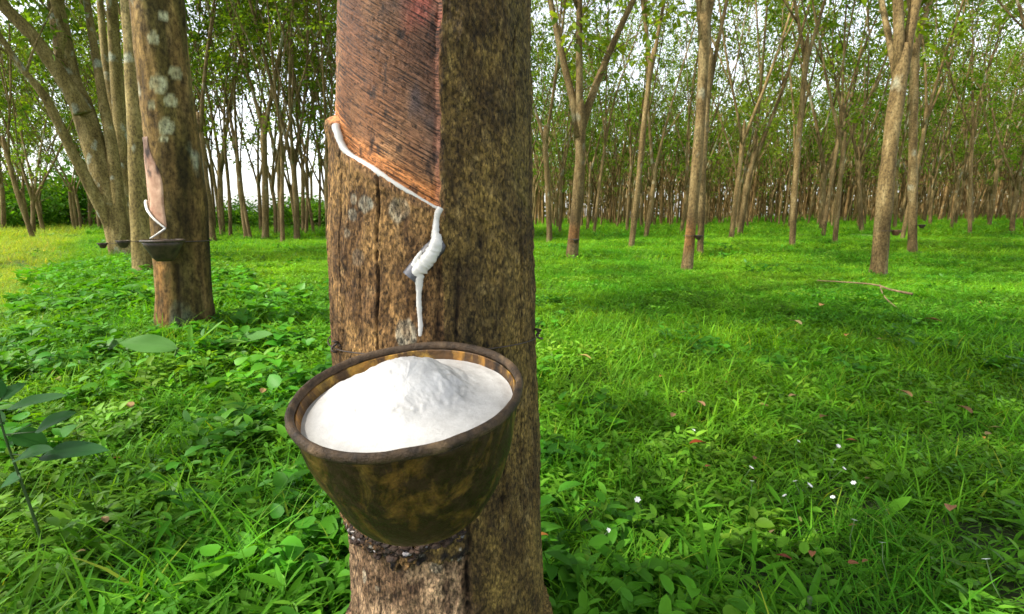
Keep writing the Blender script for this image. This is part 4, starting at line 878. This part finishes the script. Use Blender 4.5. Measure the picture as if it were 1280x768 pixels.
def woods():
    """the rest of the plantation past the three hundred nearest trees, and the dark far edge"""
    g = np.random.default_rng(9); mb = MB(); cb = MB(); rr = random.Random(3); tips = []
    for i in range(1150):
        y = math.sqrt(rr.uniform(36 ** 2, 96 ** 2)); px = rr.uniform(600, 1420); x = (px - 640) / F_PX * y; z0 = float(gz(x, y)); f = rr.uniform(2.2, 5); ln = rr.gauss(0, .07); r0 = rr.uniform(.05, .10)
        c = np.array([1.35, 1.2, 1.1]) * rr.uniform(.5, 1.25); b = np.array([x, y, z0])
        tube(mb, b + np.array([[0, 0, 0], [ln * f * .5, 0, f * .5], [ln * f, 0, f]]), [r0 * 1.15, r0, r0 * .8], 5, c, cap=False)
        for q in range(rr.choice([2, 2, 3])):
            a = rr.uniform(0, 6.28); sp = rr.uniform(.12, .42); L = rr.uniform(3, 6); t = b + np.array([ln * f, 0, f - .1]); e = t + np.array([math.cos(a) * sp * L, math.sin(a) * sp * L, L]); m_ = t + (e - t) * .5 + np.array([math.cos(a), math.sin(a), 0]) * .15 * L * sp
            tube(mb, np.array([t, m_, e]), [r0 * .6, r0 * .42, .02], 4, c, cap=False); tips += [m_ + (e - m_) * u + np.array([rr.gauss(0, .8), rr.gauss(0, .8), rr.gauss(0, .5)]) for u in (.3, .7, 1, 1.1)]
    tips = np.array(tips); K = 9; base = np.repeat(tips, K, 0); base = base + g.normal(size=base.shape) * .32; k = len(base)
    rhomb(cb, base, unit(g.normal(size=(k, 3)) + np.array([0, 0, -.3])), g.normal(size=(k, 3)) * .6 + np.array([0, 0, 1.]), g.uniform(.22, .38, k), g.uniform(.12, .18, k), cols=g.uniform(.5, 1.3, (k, 1)) * np.ones(3))
    n = 16000; x = g.uniform(-10, 135, n); y = 98 + g.uniform(0, 10, n); z = g.uniform(0, 1, n) ** 1.1 * 12; b = np.stack([x, y, z + gz(x, y)], -1)
    b = b[(fbm(x * .35, z * .6, s=3, o=3) > -.22) | (z > 6)]; k = len(b)
    rhomb(cb, b, unit(g.normal(size=(k, 3))), g.normal(size=(k, 3)), g.uniform(.7, 1.2, k), g.uniform(.4, .7, k), cols=g.uniform(.4, 1.0, (k, 1)) * np.array([1.1, .8, 1.]))
    me = mb.mesh('distant_woods', M['bark_far']); o = link('distant_woods', me); o['kind'] = 'stuff'; o['label'] = 'last rows of rubber trees closing the plantation'
    o = link('distant_foliage', cb.mesh('distant_foliage', M['crown'], smooth=False)); o['kind'] = 'stuff'; o['label'] = 'foliage of the last rows of rubber trees'
woods()

# ------------------------------------------------------------------ ground cover: tiles scattered by geometry nodes
def tile_grass(seed, n=170, rad=.16, L=(.05, .13), W=(.0022, .0045)):
    g = np.random.default_rng(seed); mb = MB(); a = g.uniform(0, 6.283, n); r = rad * np.sqrt(g.uniform(0, 1, n)); b = np.stack([r * np.cos(a), r * np.sin(a), np.full(n, -.01)], -1)
    az = g.uniform(0, 6.283, n); t = g.uniform(.15, .95, n); d = np.stack([np.sin(t) * np.cos(az), np.sin(t) * np.sin(az), np.cos(t)], -1); nr = np.stack([-np.cos(az) * np.cos(t), -np.sin(az) * np.cos(t), np.sin(t)], -1)
    cl = g.uniform(.6, 1.4, (n, 1)) * (np.ones(3) + g.uniform(-.1, .35, (n, 1)) * np.array([1., .2, -.3]))
    k = g.uniform(0, 1, n) < .05; cl[k] = np.array([3.0, 1.35, 2.5])
    leaves(mb, b, d, nr, g.uniform(*L, n), g.uniform(*W, n), 'blade', -g.uniform(.2, .9, n) * -1, 0, cl); return mb
def tile_weed(seed, n=26, rad=.15, kind='lance', L=(.022, .045), wr=.36, H=(.02, .075)):
    g = np.random.default_rng(seed); mb = MB()
    for i in range(n):
        a = g.uniform(0, 6.283); r = rad * math.sqrt(g.uniform()); h = g.uniform(*H); ln = g.normal(size=2) * .35; b0 = np.array([r * math.cos(a), r * math.sin(a), -.01]); t0 = b0 + np.array([ln[0] * h, ln[1] * h, h])
        tube(mb, np.array([b0, t0]), .0009, 3, (.8, .75, .8), cap=False); k = g.integers(4, 9); q = np.linspace(.35, 1, k); az = np.arange(k) * 2.4 + g.uniform(0, 6); el = g.uniform(.15, .8, k)
        base = b0 + (t0 - b0) * q[:, None]; d = np.stack([np.cos(az) * np.cos(el), np.sin(az) * np.cos(el), np.sin(el)], -1); nr = np.stack([-np.cos(az) * np.sin(el), -np.sin(az) * np.sin(el), np.cos(el)], -1) + g.normal(size=(k, 3)) * .25
        LL = g.uniform(*L, k); leaves(mb, base, d, nr, LL, LL * wr * g.uniform(.8, 1.2, k), kind, g.uniform(.1, .5, k), .3, g.uniform(.65, 1.35) * g.uniform(.85, 1.2, (k, 1)) * (np.ones(3) + g.uniform(-.1, .2) * np.array([1., .1, -.2])))
    return mb
def gn_scatter(name, tiles, pts, rots, scl, idx, label):
    src = []
    for k, me in enumerate(tiles):
        src.append(me)
    c = bpy.data.collections.new(name + '_pieces')
    for k, me in enumerate(src):
        o = bpy.data.objects.new('%s_piece_%02d' % (name, k), me); c.objects.link(o)
    me = bpy.data.meshes.new(name); me.vertices.add(len(pts)); me.vertices.foreach_set('co', np.asarray(pts, np.float32).ravel())
    for an, ty, dt in (('rot', 'FLOAT_VECTOR', rots), ('scl', 'FLOAT', scl), ('idx', 'INT', idx)):
        at = me.attributes.new(an, ty, 'POINT'); at.data.foreach_set('vector' if ty == 'FLOAT_VECTOR' else 'value', np.asarray(dt, np.int32 if ty == 'INT' else np.float32).ravel())
    me.update(); ob = link(name, me); ob['kind'] = 'stuff'; ob['label'] = label
    ng = bpy.data.node_groups.new(name + '_scatter', 'GeometryNodeTree')
    ng.interface.new_socket('Geometry', in_out='INPUT', socket_type='NodeSocketGeometry'); ng.interface.new_socket('Geometry', in_out='OUTPUT', socket_type='NodeSocketGeometry')
    gi, go = ng.nodes.new('NodeGroupInput'), ng.nodes.new('NodeGroupOutput'); ip = ng.nodes.new('GeometryNodeInstanceOnPoints'); ci = ng.nodes.new('GeometryNodeCollectionInfo')
    ci.inputs['Collection'].default_value = c; ci.inputs['Separate Children'].default_value = True; ci.inputs['Reset Children'].default_value = True
    def na(n_, t_):
        q = ng.nodes.new('GeometryNodeInputNamedAttribute'); q.data_type = t_; q.inputs['Name'].default_value = n_; return next(s for s in q.outputs if s.enabled and s.name == 'Attribute')
    er = ng.nodes.new('FunctionNodeEulerToRotation'); L = ng.links
    L.new(gi.outputs[0], ip.inputs['Points']); L.new(ci.outputs[0], ip.inputs['Instance']); ip.inputs['Pick Instance'].default_value = True
    L.new(na('idx', 'INT'), ip.inputs['Instance Index']); L.new(na('rot', 'FLOAT_VECTOR'), er.inputs[0]); L.new(er.outputs[0], ip.inputs['Rotation']); L.new(na('scl', 'FLOAT'), ip.inputs['Scale'])
    L.new(ip.outputs[0], go.inputs[0]); m = ob.modifiers.new('scatter', 'NODES'); m.node_group = ng
    return ob
def zone(y0, y1, dens, seed, xpad=.7, xk=1.5):
    g = np.random.default_rng(seed); A = (y1 - y0) * (xk * (y0 + y1) + 2 * xpad); n = int(A * dens * 1.0)
    y = np.sqrt(g.uniform(0, 1, n) * (y1 ** 2 - y0 ** 2) + y0 ** 2) if y0 > 0 else g.uniform(y0, y1, n)
    x = g.uniform(-1, 1, n) * (xk * np.maximum(y, .3) + xpad); return x, y
def ground_cover():
    path = lambda x, y: (x < -0.78 * (y - .6) - .95) & (y > 2.2)                       # mown clearing left of the row
    def clear(x, y): return np.hypot(x - float(tr_cx(0)), y - DT) > .16
    def fin(name, tiles, Z, sc, label, filt=None, seed=0):
        x = np.concatenate([z[0] for z in Z]); y = np.concatenate([z[1] for z in Z]); s = np.concatenate([np.full(len(z[0]), k) for z, k in zip(Z, sc)]); k = clear(x, y)
        if filt is not None: k &= filt(x, y)
        x, y, s = x[k], y[k], s[k]; s = s * np.where((x < 0) & ~path(x, y) & (y < 7), 1.15, 1.0) if name == 'ground_weeds' else s; g = np.random.default_rng(seed); n = len(x); s = s * g.uniform(.7, 1.3, n)
        rot = np.stack([g.normal(size=n) * .08, g.normal(size=n) * .08, g.uniform(0, 6.283, n)], -1)
        print(name, n); gn_scatter(name, tiles, np.stack([x, y, gz(x, y)], -1), rot, s, g.integers(0, len(tiles), n), label)
    gt = [tile_grass(200 + i).mesh('grass_tuft', M['grass']) for i in range(5)] + [tile_grass(210 + i, 90, .17, (.08, .19), (.003, .0065)).mesh('grass_tuft', M['grass']) for i in range(2)]
    fin('grass', gt, [zone(.15, 3, 90, 1), zone(3, 7, 75, 2), zone(7, 16, 16, 3), zone(16, 40, 2.2, 4, xk=1.05), zone(40, 85, .35, 5, xk=1.0), zone(-.6, .15, 40, 6, xpad=1)], [.72, .60, 1.0, 2.2, 5, .85], 'green grass covering the plantation floor', seed=1)
    wt = [tile_weed(300 + i).mesh('weed_tuft', M['weed']) for i in range(3)] + [tile_weed(330 + i, 24, .16, 'lance', (.035, .070), .17, (.015, .06)).mesh('weed_tuft', M['grass']) for i in range(4)] + [tile_weed(310 + i, 20, .15, 'oval', (.02, .04), .6).mesh('weed_tuft', M['weed']) for i in range(2)]
    fin('ground_weeds', wt, [zone(.15, 3, 140, 11), zone(3, 7, 85, 12), zone(7, 16, 12, 13), zone(16, 40, 1.2, 14, xk=1.05), zone(-.6, .15, 40, 16, xpad=1)], [.68, .72, 1.2, 2.4, .9], 'low leafy weeds growing through the grass',
        lambda x, y: ~path(x, y) | (np.random.default_rng(3).uniform(size=len(x)) < .25), seed=2)
    bt = [tile_weed(400 + i, 10, .12, 'heart', (.024, .048), .82, (.02, .085)).mesh('broad_weed', M['broad']) for i in range(4)] + [tile_weed(410 + i, 9, .12, 'oval', (.028, .055), .5, (.03, .09)).mesh('broad_weed', M['broad']) for i in range(3)]
    rowd = lambda x, y: np.abs((x + 0.15) + 0.78 * (y - 0.6)) / 1.27
    fin('tall_row_weeds', bt + wt[:3], [zone(1.3, 6.5, 30, 31)], [1.3], 'taller bank of leafy weeds along the foot of the left row', lambda x, y: (rowd(x, y) < .75) & (x < -.5) & (np.hypot(x + 1.75, y - 2.75) > .3), seed=5)
    pat = lambda x, y: (fbm(x * 1.3, y * 1.3, s=77, o=2) + .28 * (x < .15) - .10 * (x > .3) > .12) & ~path(x, y)
    fin('broadleaf_weeds', bt, [zone(.15, 1.6, 42, 21), zone(1.6, 5, 12, 22), zone(5, 12, 1.5, 23)], [.85, .95, 1.3], 'broad-leaved weeds in patches near the trunk', pat, seed=3)
ground_cover()

# ------------------------------------------------------------------ single plants, fallen leaves, flowers, stick
def leaf_thing_mesh(name, L, W, mat, kind='oval', bend=.2, col=(1, 1, 1), fold=.25):
    mb = MB(); ts = np.linspace(0, 1, 16); ws = np.interp(ts, *PROF[kind]) if kind != 'oval' else np.sin(np.pi * np.clip(ts, 0, 1) ** .85) ** .8
    V = []; ps = np.linspace(-1, 1, 9)
    for t, w in zip(ts, ws):
        for q in ps: V.append([q * W * .5 * w, L * t, -L * bend * t * t + abs(q) * W * .5 * w * fold + W * .03 * math.sin(t * 11 + q * 2) * abs(q)])
    i = np.arange(15)[:, None] * 9; j = np.arange(8)[None]; mb.add(V, np.stack([i + j, i + j + 1, i + 10 + j, i + 9 + j], -1).reshape(-1, 4), col); return mb.mesh(name, mat)
def orient(o, base, tip, nrm=(0, 0, 1)):
    y = Vector(tip) - Vector(base); L = y.length; y.normalize(); z = Vector(nrm); z = (z - y * z.dot(y)).normalized(); x = y.cross(z)
    m = Matrix((x, y, z)).transposed().to_4x4(); m.translation = Vector(base); return m, L
def leaf_child(root, base, tip, W, mat, kind='oval', bend=.15, nrm=(0, -.3, 1), col=(1, 1, 1), stalk=True, name='leaf'):
    m, L = orient(None, base, tip, nrm); o = link(name, leaf_thing_mesh(name, L, W, M[mat], kind, bend, col), root)
    o.matrix_world = m; o.matrix_local = Matrix.Translation(-Vector(root.location)) @ m; return o
def seedling():
    b = on_ground(62, 706); root = empty('seedling', b); tag(root, 'young plant with dark oval leaves at the left edge of the picture', 'plant'); O = np.array(b)
    D = b.y
    pts = [np.array(b), at_y(40, 640, D - .01), at_y(22, 590, D - .02), at_y(6, 545, D - .03), at_y(-4, 505, D - .03)]
    mb = MB(); tube(mb, spline(pts, 30) - O, np.linspace(.0026, .0014, 30), 8, (.5, .55, .5)); link('stem', mb.mesh('stem', M['stem']), root)
    for bx, by, tx, ty, w, dy, db in ((8, 512, 76, 488, .027, -.03, .1), (14, 545, 60, 552, .040, .02, .1), (44, 540, 88, 512, .034, .0, .15), (50, 572, 118, 550, .038, -.04, .2), (18, 575, 58, 556, .032, -.05, .1), (2, 500, 30, 478, .03, .02, .1), (6, 530, -40, 520, .04, 0, .1), (2, 498, -20, 470, .03, .0, .1), (26, 598, -20, 610, .04, .03, .2)):
        leaf_child(root, at_y(bx, by, D - .03), at_y(tx, ty, D - .03 + dy), w, 'seedling', 'oval', db, (.1, -.55, 1))
        q = MB(); e = min(range(30), key=lambda k: np.linalg.norm(spline(pts, 30)[k] - at_y(bx, by, D - .03))); tube(q, np.array([spline(pts, 30)[e], at_y(bx, by, D - .03)]) - O, .0011, 5, (.6, .6, .6)); link('leaf_stalk', q.mesh('leaf_stalk', M['stem']), root)
seedling()
def plant_from(px, py, label, specs, mat, kind='lance'):
    b = on_ground(px, py); root = empty('leafy_plant', b); tag(root, label, 'plant'); O = np.array(b)
    for tx, ty, w, dy, bend in specs:
        tip = at_y(tx, ty, b.y + dy); leaf_child(root, np.array(b) + np.array([0, 0, .02]), tip, w, mat, kind, bend, (0, -.5, 1))
    mb = MB(); tube(mb, np.array([[0, 0, -.02], [0, 0, .03]]), .004, 6); link('stem', mb.mesh('stem', M['stem']), root); return root
b = on_ground(214, 452); root = empty('leafy_plant', b); tag(root, 'plant with one wide grey-green leaf at the foot of the lichen-spotted trunk', 'plant')
leaf_child(root, at_y(222, 436, b.y - .22), at_y(146, 425, b.y - .27), .085, 'paleleaf', 'oval', .08, (0, -.75, 1))
mb = MB(); tube(mb, np.array([[0, 0, -.02], np.array(at_y(222, 436, b.y - .22)) - np.array(b)]), .004, 6); link('leaf_stalk', mb.mesh('leaf_stalk', M['stem']), root)
plant_from(240, 448, 'light green lance-leaved tuft at the foot of the lichen-spotted trunk', [(272, 396, .05, -.1, .1), (258, 405, .04, -.2, .1), (292, 412, .05, -.1, .25), (236, 404, .03, 0, .1)], 'weed')
plant_from(292, 440, 'pale broad leaf pair right of the lichen-spotted trunk', [(330, 408, .09, -.1, .2), (268, 424, .06, -.15, .2)], 'paleleaf', 'oval')
plant_from(1107, 652, 'bright star-shaped weed on the right among white flowers', [(1138, 620, .022, -.02, .1), (1092, 618, .02, .01, .05), (1050, 638, .014, .0, .1), (1112, 676, .02, -.04, .1), (1128, 646, .012, .02, .2)], 'grass')
plant_from(1010, 768, 'coarse green grass clump at the bottom right edge', [(958, 705, .013, .05, .25), (985, 700, .012, .03, .3), (1042, 742, .014, .0, .3), (930, 735, .012, .03, .3), (1030, 700, .012, .06, .2)], 'grass', 'blade')
plant_from(884, 728, 'bright narrow grass blades right of the big trunk', [(868, 600, .008, .05, .05), (905, 640, .010, .02, .1), (930, 690, .012, .02, .2), (850, 660, .008, .02, .2), (960, 745, .012, -.02, .2)], 'grass', 'blade')
plant_from(288, 700, 'pair of bright heart-shaped leaves low on the left', [(316, 674, .05, -.02, .1), (258, 740, .06, -.04, .1), (250, 700, .06, 0, .1)], 'broad', 'heart')
plant_from(392, 724, 'small yellowing leaf on a short stem beside the big trunk', [(384, 690, .022, .02, .1), (410, 700, .03, .0, .1)], 'paleleaf', 'oval')

def dead(px, py, Lpx, col, az, label, up=.075, curl=.25):
    b = on_ground(px, py); L = Lpx / F_PX * b.y; me = leaf_thing_mesh('fallen_leaf', L, L * .5, M['deadleaf'], 'oval', curl, col, .4)
    o = link('fallen_leaf', me, None, (b.x, b.y, b.z + up)); o.rotation_euler = (.35, .15, az); tag(o, label, 'leaf', 'fallen leaves in the grass')
DL = [(880, 590, 26, (.30, .055, .02), 1.9, 'bright red fallen leaf right of the clay bowl'), (879, 538, 16, (.42, .22, .14), .4, 'pinkish fallen leaf above the bright red one'),
      (738, 472, 20, (.50, .36, .13), 1.0, 'yellowish tan fallen leaf close to the big trunk'), (995, 524, 18, (.45, .27, .15), 2.0, 'light tan curled leaf in the middle of the right-hand grass'),
      (1136, 525, 22, (.36, .20, .10), .2, 'brown fallen leaf lying flat in the right-hand grass'), (1069, 588, 16, (.26, .09, .045), 1.4, 'dark reddish leaf above the cluster of white flowers'),
      (1182, 676, 26, (.42, .20, .12), 2.4, 'largest pinkish brown leaf near the right edge'), (1000, 424, 20, (.50, .36, .20), .3, 'pale fallen leaf far out in front of the bare slim stem'),
      (1175, 420, 18, (.36, .18, .09), .8, 'small brown leaf far out below the fallen stick'), (1210, 548, 24, (.24, .13, .07), .1, 'dark brown leaf at the right side of the grass'),
      (1010, 740, 18, (.42, .16, .09), 2.6, 'orange brown leaf by the coarse grass clump'), (985, 752, 20, (.22, .06, .04), 1.2, 'dark red leaf under the coarse grass clump'),
      (168, 540, 22, (.40, .24, .13), .9, 'tan fallen leaf in the weeds on the left'), (330, 520, 16, (.34, .20, .10), .3, 'small brown leaf left of the clay bowl'),
      (685, 718, 18, (.38, .15, .04), 1.8, 'orange leaf tip against the right edge of the big trunk'), (1030, 552, 18, (.26, .14, .06), 2.2, 'dull brown leaf above the white flowers'),
      (140, 700, 18, (.36, .22, .13), .9, 'tan leaf low on the left below the seedling')]
for a in DL: dead(*a)
_r = random.Random(12)
for _ in range(30):
    dead(_r.uniform(700, 1275) if _r.random() < .75 else _r.uniform(20, 340), _r.uniform(385, 740), _r.uniform(7, 15), (_r.uniform(.2, .42), _r.uniform(.12, .22), _r.uniform(.05, .11)), _r.uniform(0, 6), 'small dull brown fallen leaf half sunk in the green weeds', .045, .4)
def flowers():
    mb = MB(); g = np.random.default_rng(2); az = np.arange(6) * 1.047
    leaves(mb, np.zeros((6, 3)) + np.array([0, 0, .0]), np.stack([np.cos(az), np.sin(az), az * 0 + .45], -1), np.stack([-np.cos(az) * .4, -np.sin(az) * .4, az * 0 + 1], -1), .0062, .0046, 'oval', .2, .2)
    pm = mb.mesh('petals', M['petal']); sb = MB(); tube(sb, np.array([[0, 0, -.06], [.004, 0, -.03], [0, 0, 0]]), .0009, 5); sm = sb.mesh('stem', M['stem'])
    pr = None
    for px, py in ((998, 552), (1048, 558), (1055, 586), (994, 602), (1012, 607), (1067, 604), (981, 620), (1041, 622), (1068, 651), (1103, 679), (1233, 700), (939, 585), (940, 602), (797, 625), (761, 664), (867, 538), (1043, 575)):
        b = on_ground(px, py); p = at_y(px, py, b.y - .11); 
        if pr is None: o = empty('white_flower', p); link('petals', pm, o); link('stem', sm, o); pr = o
        else: o = copy_tree(pr)
        o.location = p; s = g.uniform(.8, 1.15); o.scale = (s, s, s); o.rotation_euler = (.5 + g.uniform(-.2, .2), g.uniform(-.3, .3), g.uniform(0, 6))
        tag(o, 'tiny white flower on a thin stem in the grass', 'flower', 'tiny white flowers dotted in the grass')
flowers()
def stick():
    pts = [on_ground(x, y) + Vector((0, 0, .09)) for x, y in ((1020, 364), (1050, 366), (1090, 370), (1112, 378), (1138, 384))]; root = empty('fallen_stick', pts[2]); O = np.array(pts[2]); tag(root, 'thin pale fallen stick in the grass in front of the stout leaning tree', 'branch')
    mb = MB(); tube(mb, spline(np.array([list(p) for p in pts]), 24) - O, np.linspace(.004, .009, 24), 7, jit=.3); link('branch', mb.mesh('branch', M['stick']), root)
    q = [pts[2] + Vector((.05, 0, 0)), on_ground(1104, 384) + Vector((0, 0, .07)), on_ground(1122, 392) + Vector((0, 0, .03))]; tb = MB(); tube(tb, spline(np.array([list(p) for p in q]), 10) - O, np.linspace(.005, .003, 10), 6, jit=.2); link('twig', tb.mesh('twig', M['stick']), root)
stick()
print('done')
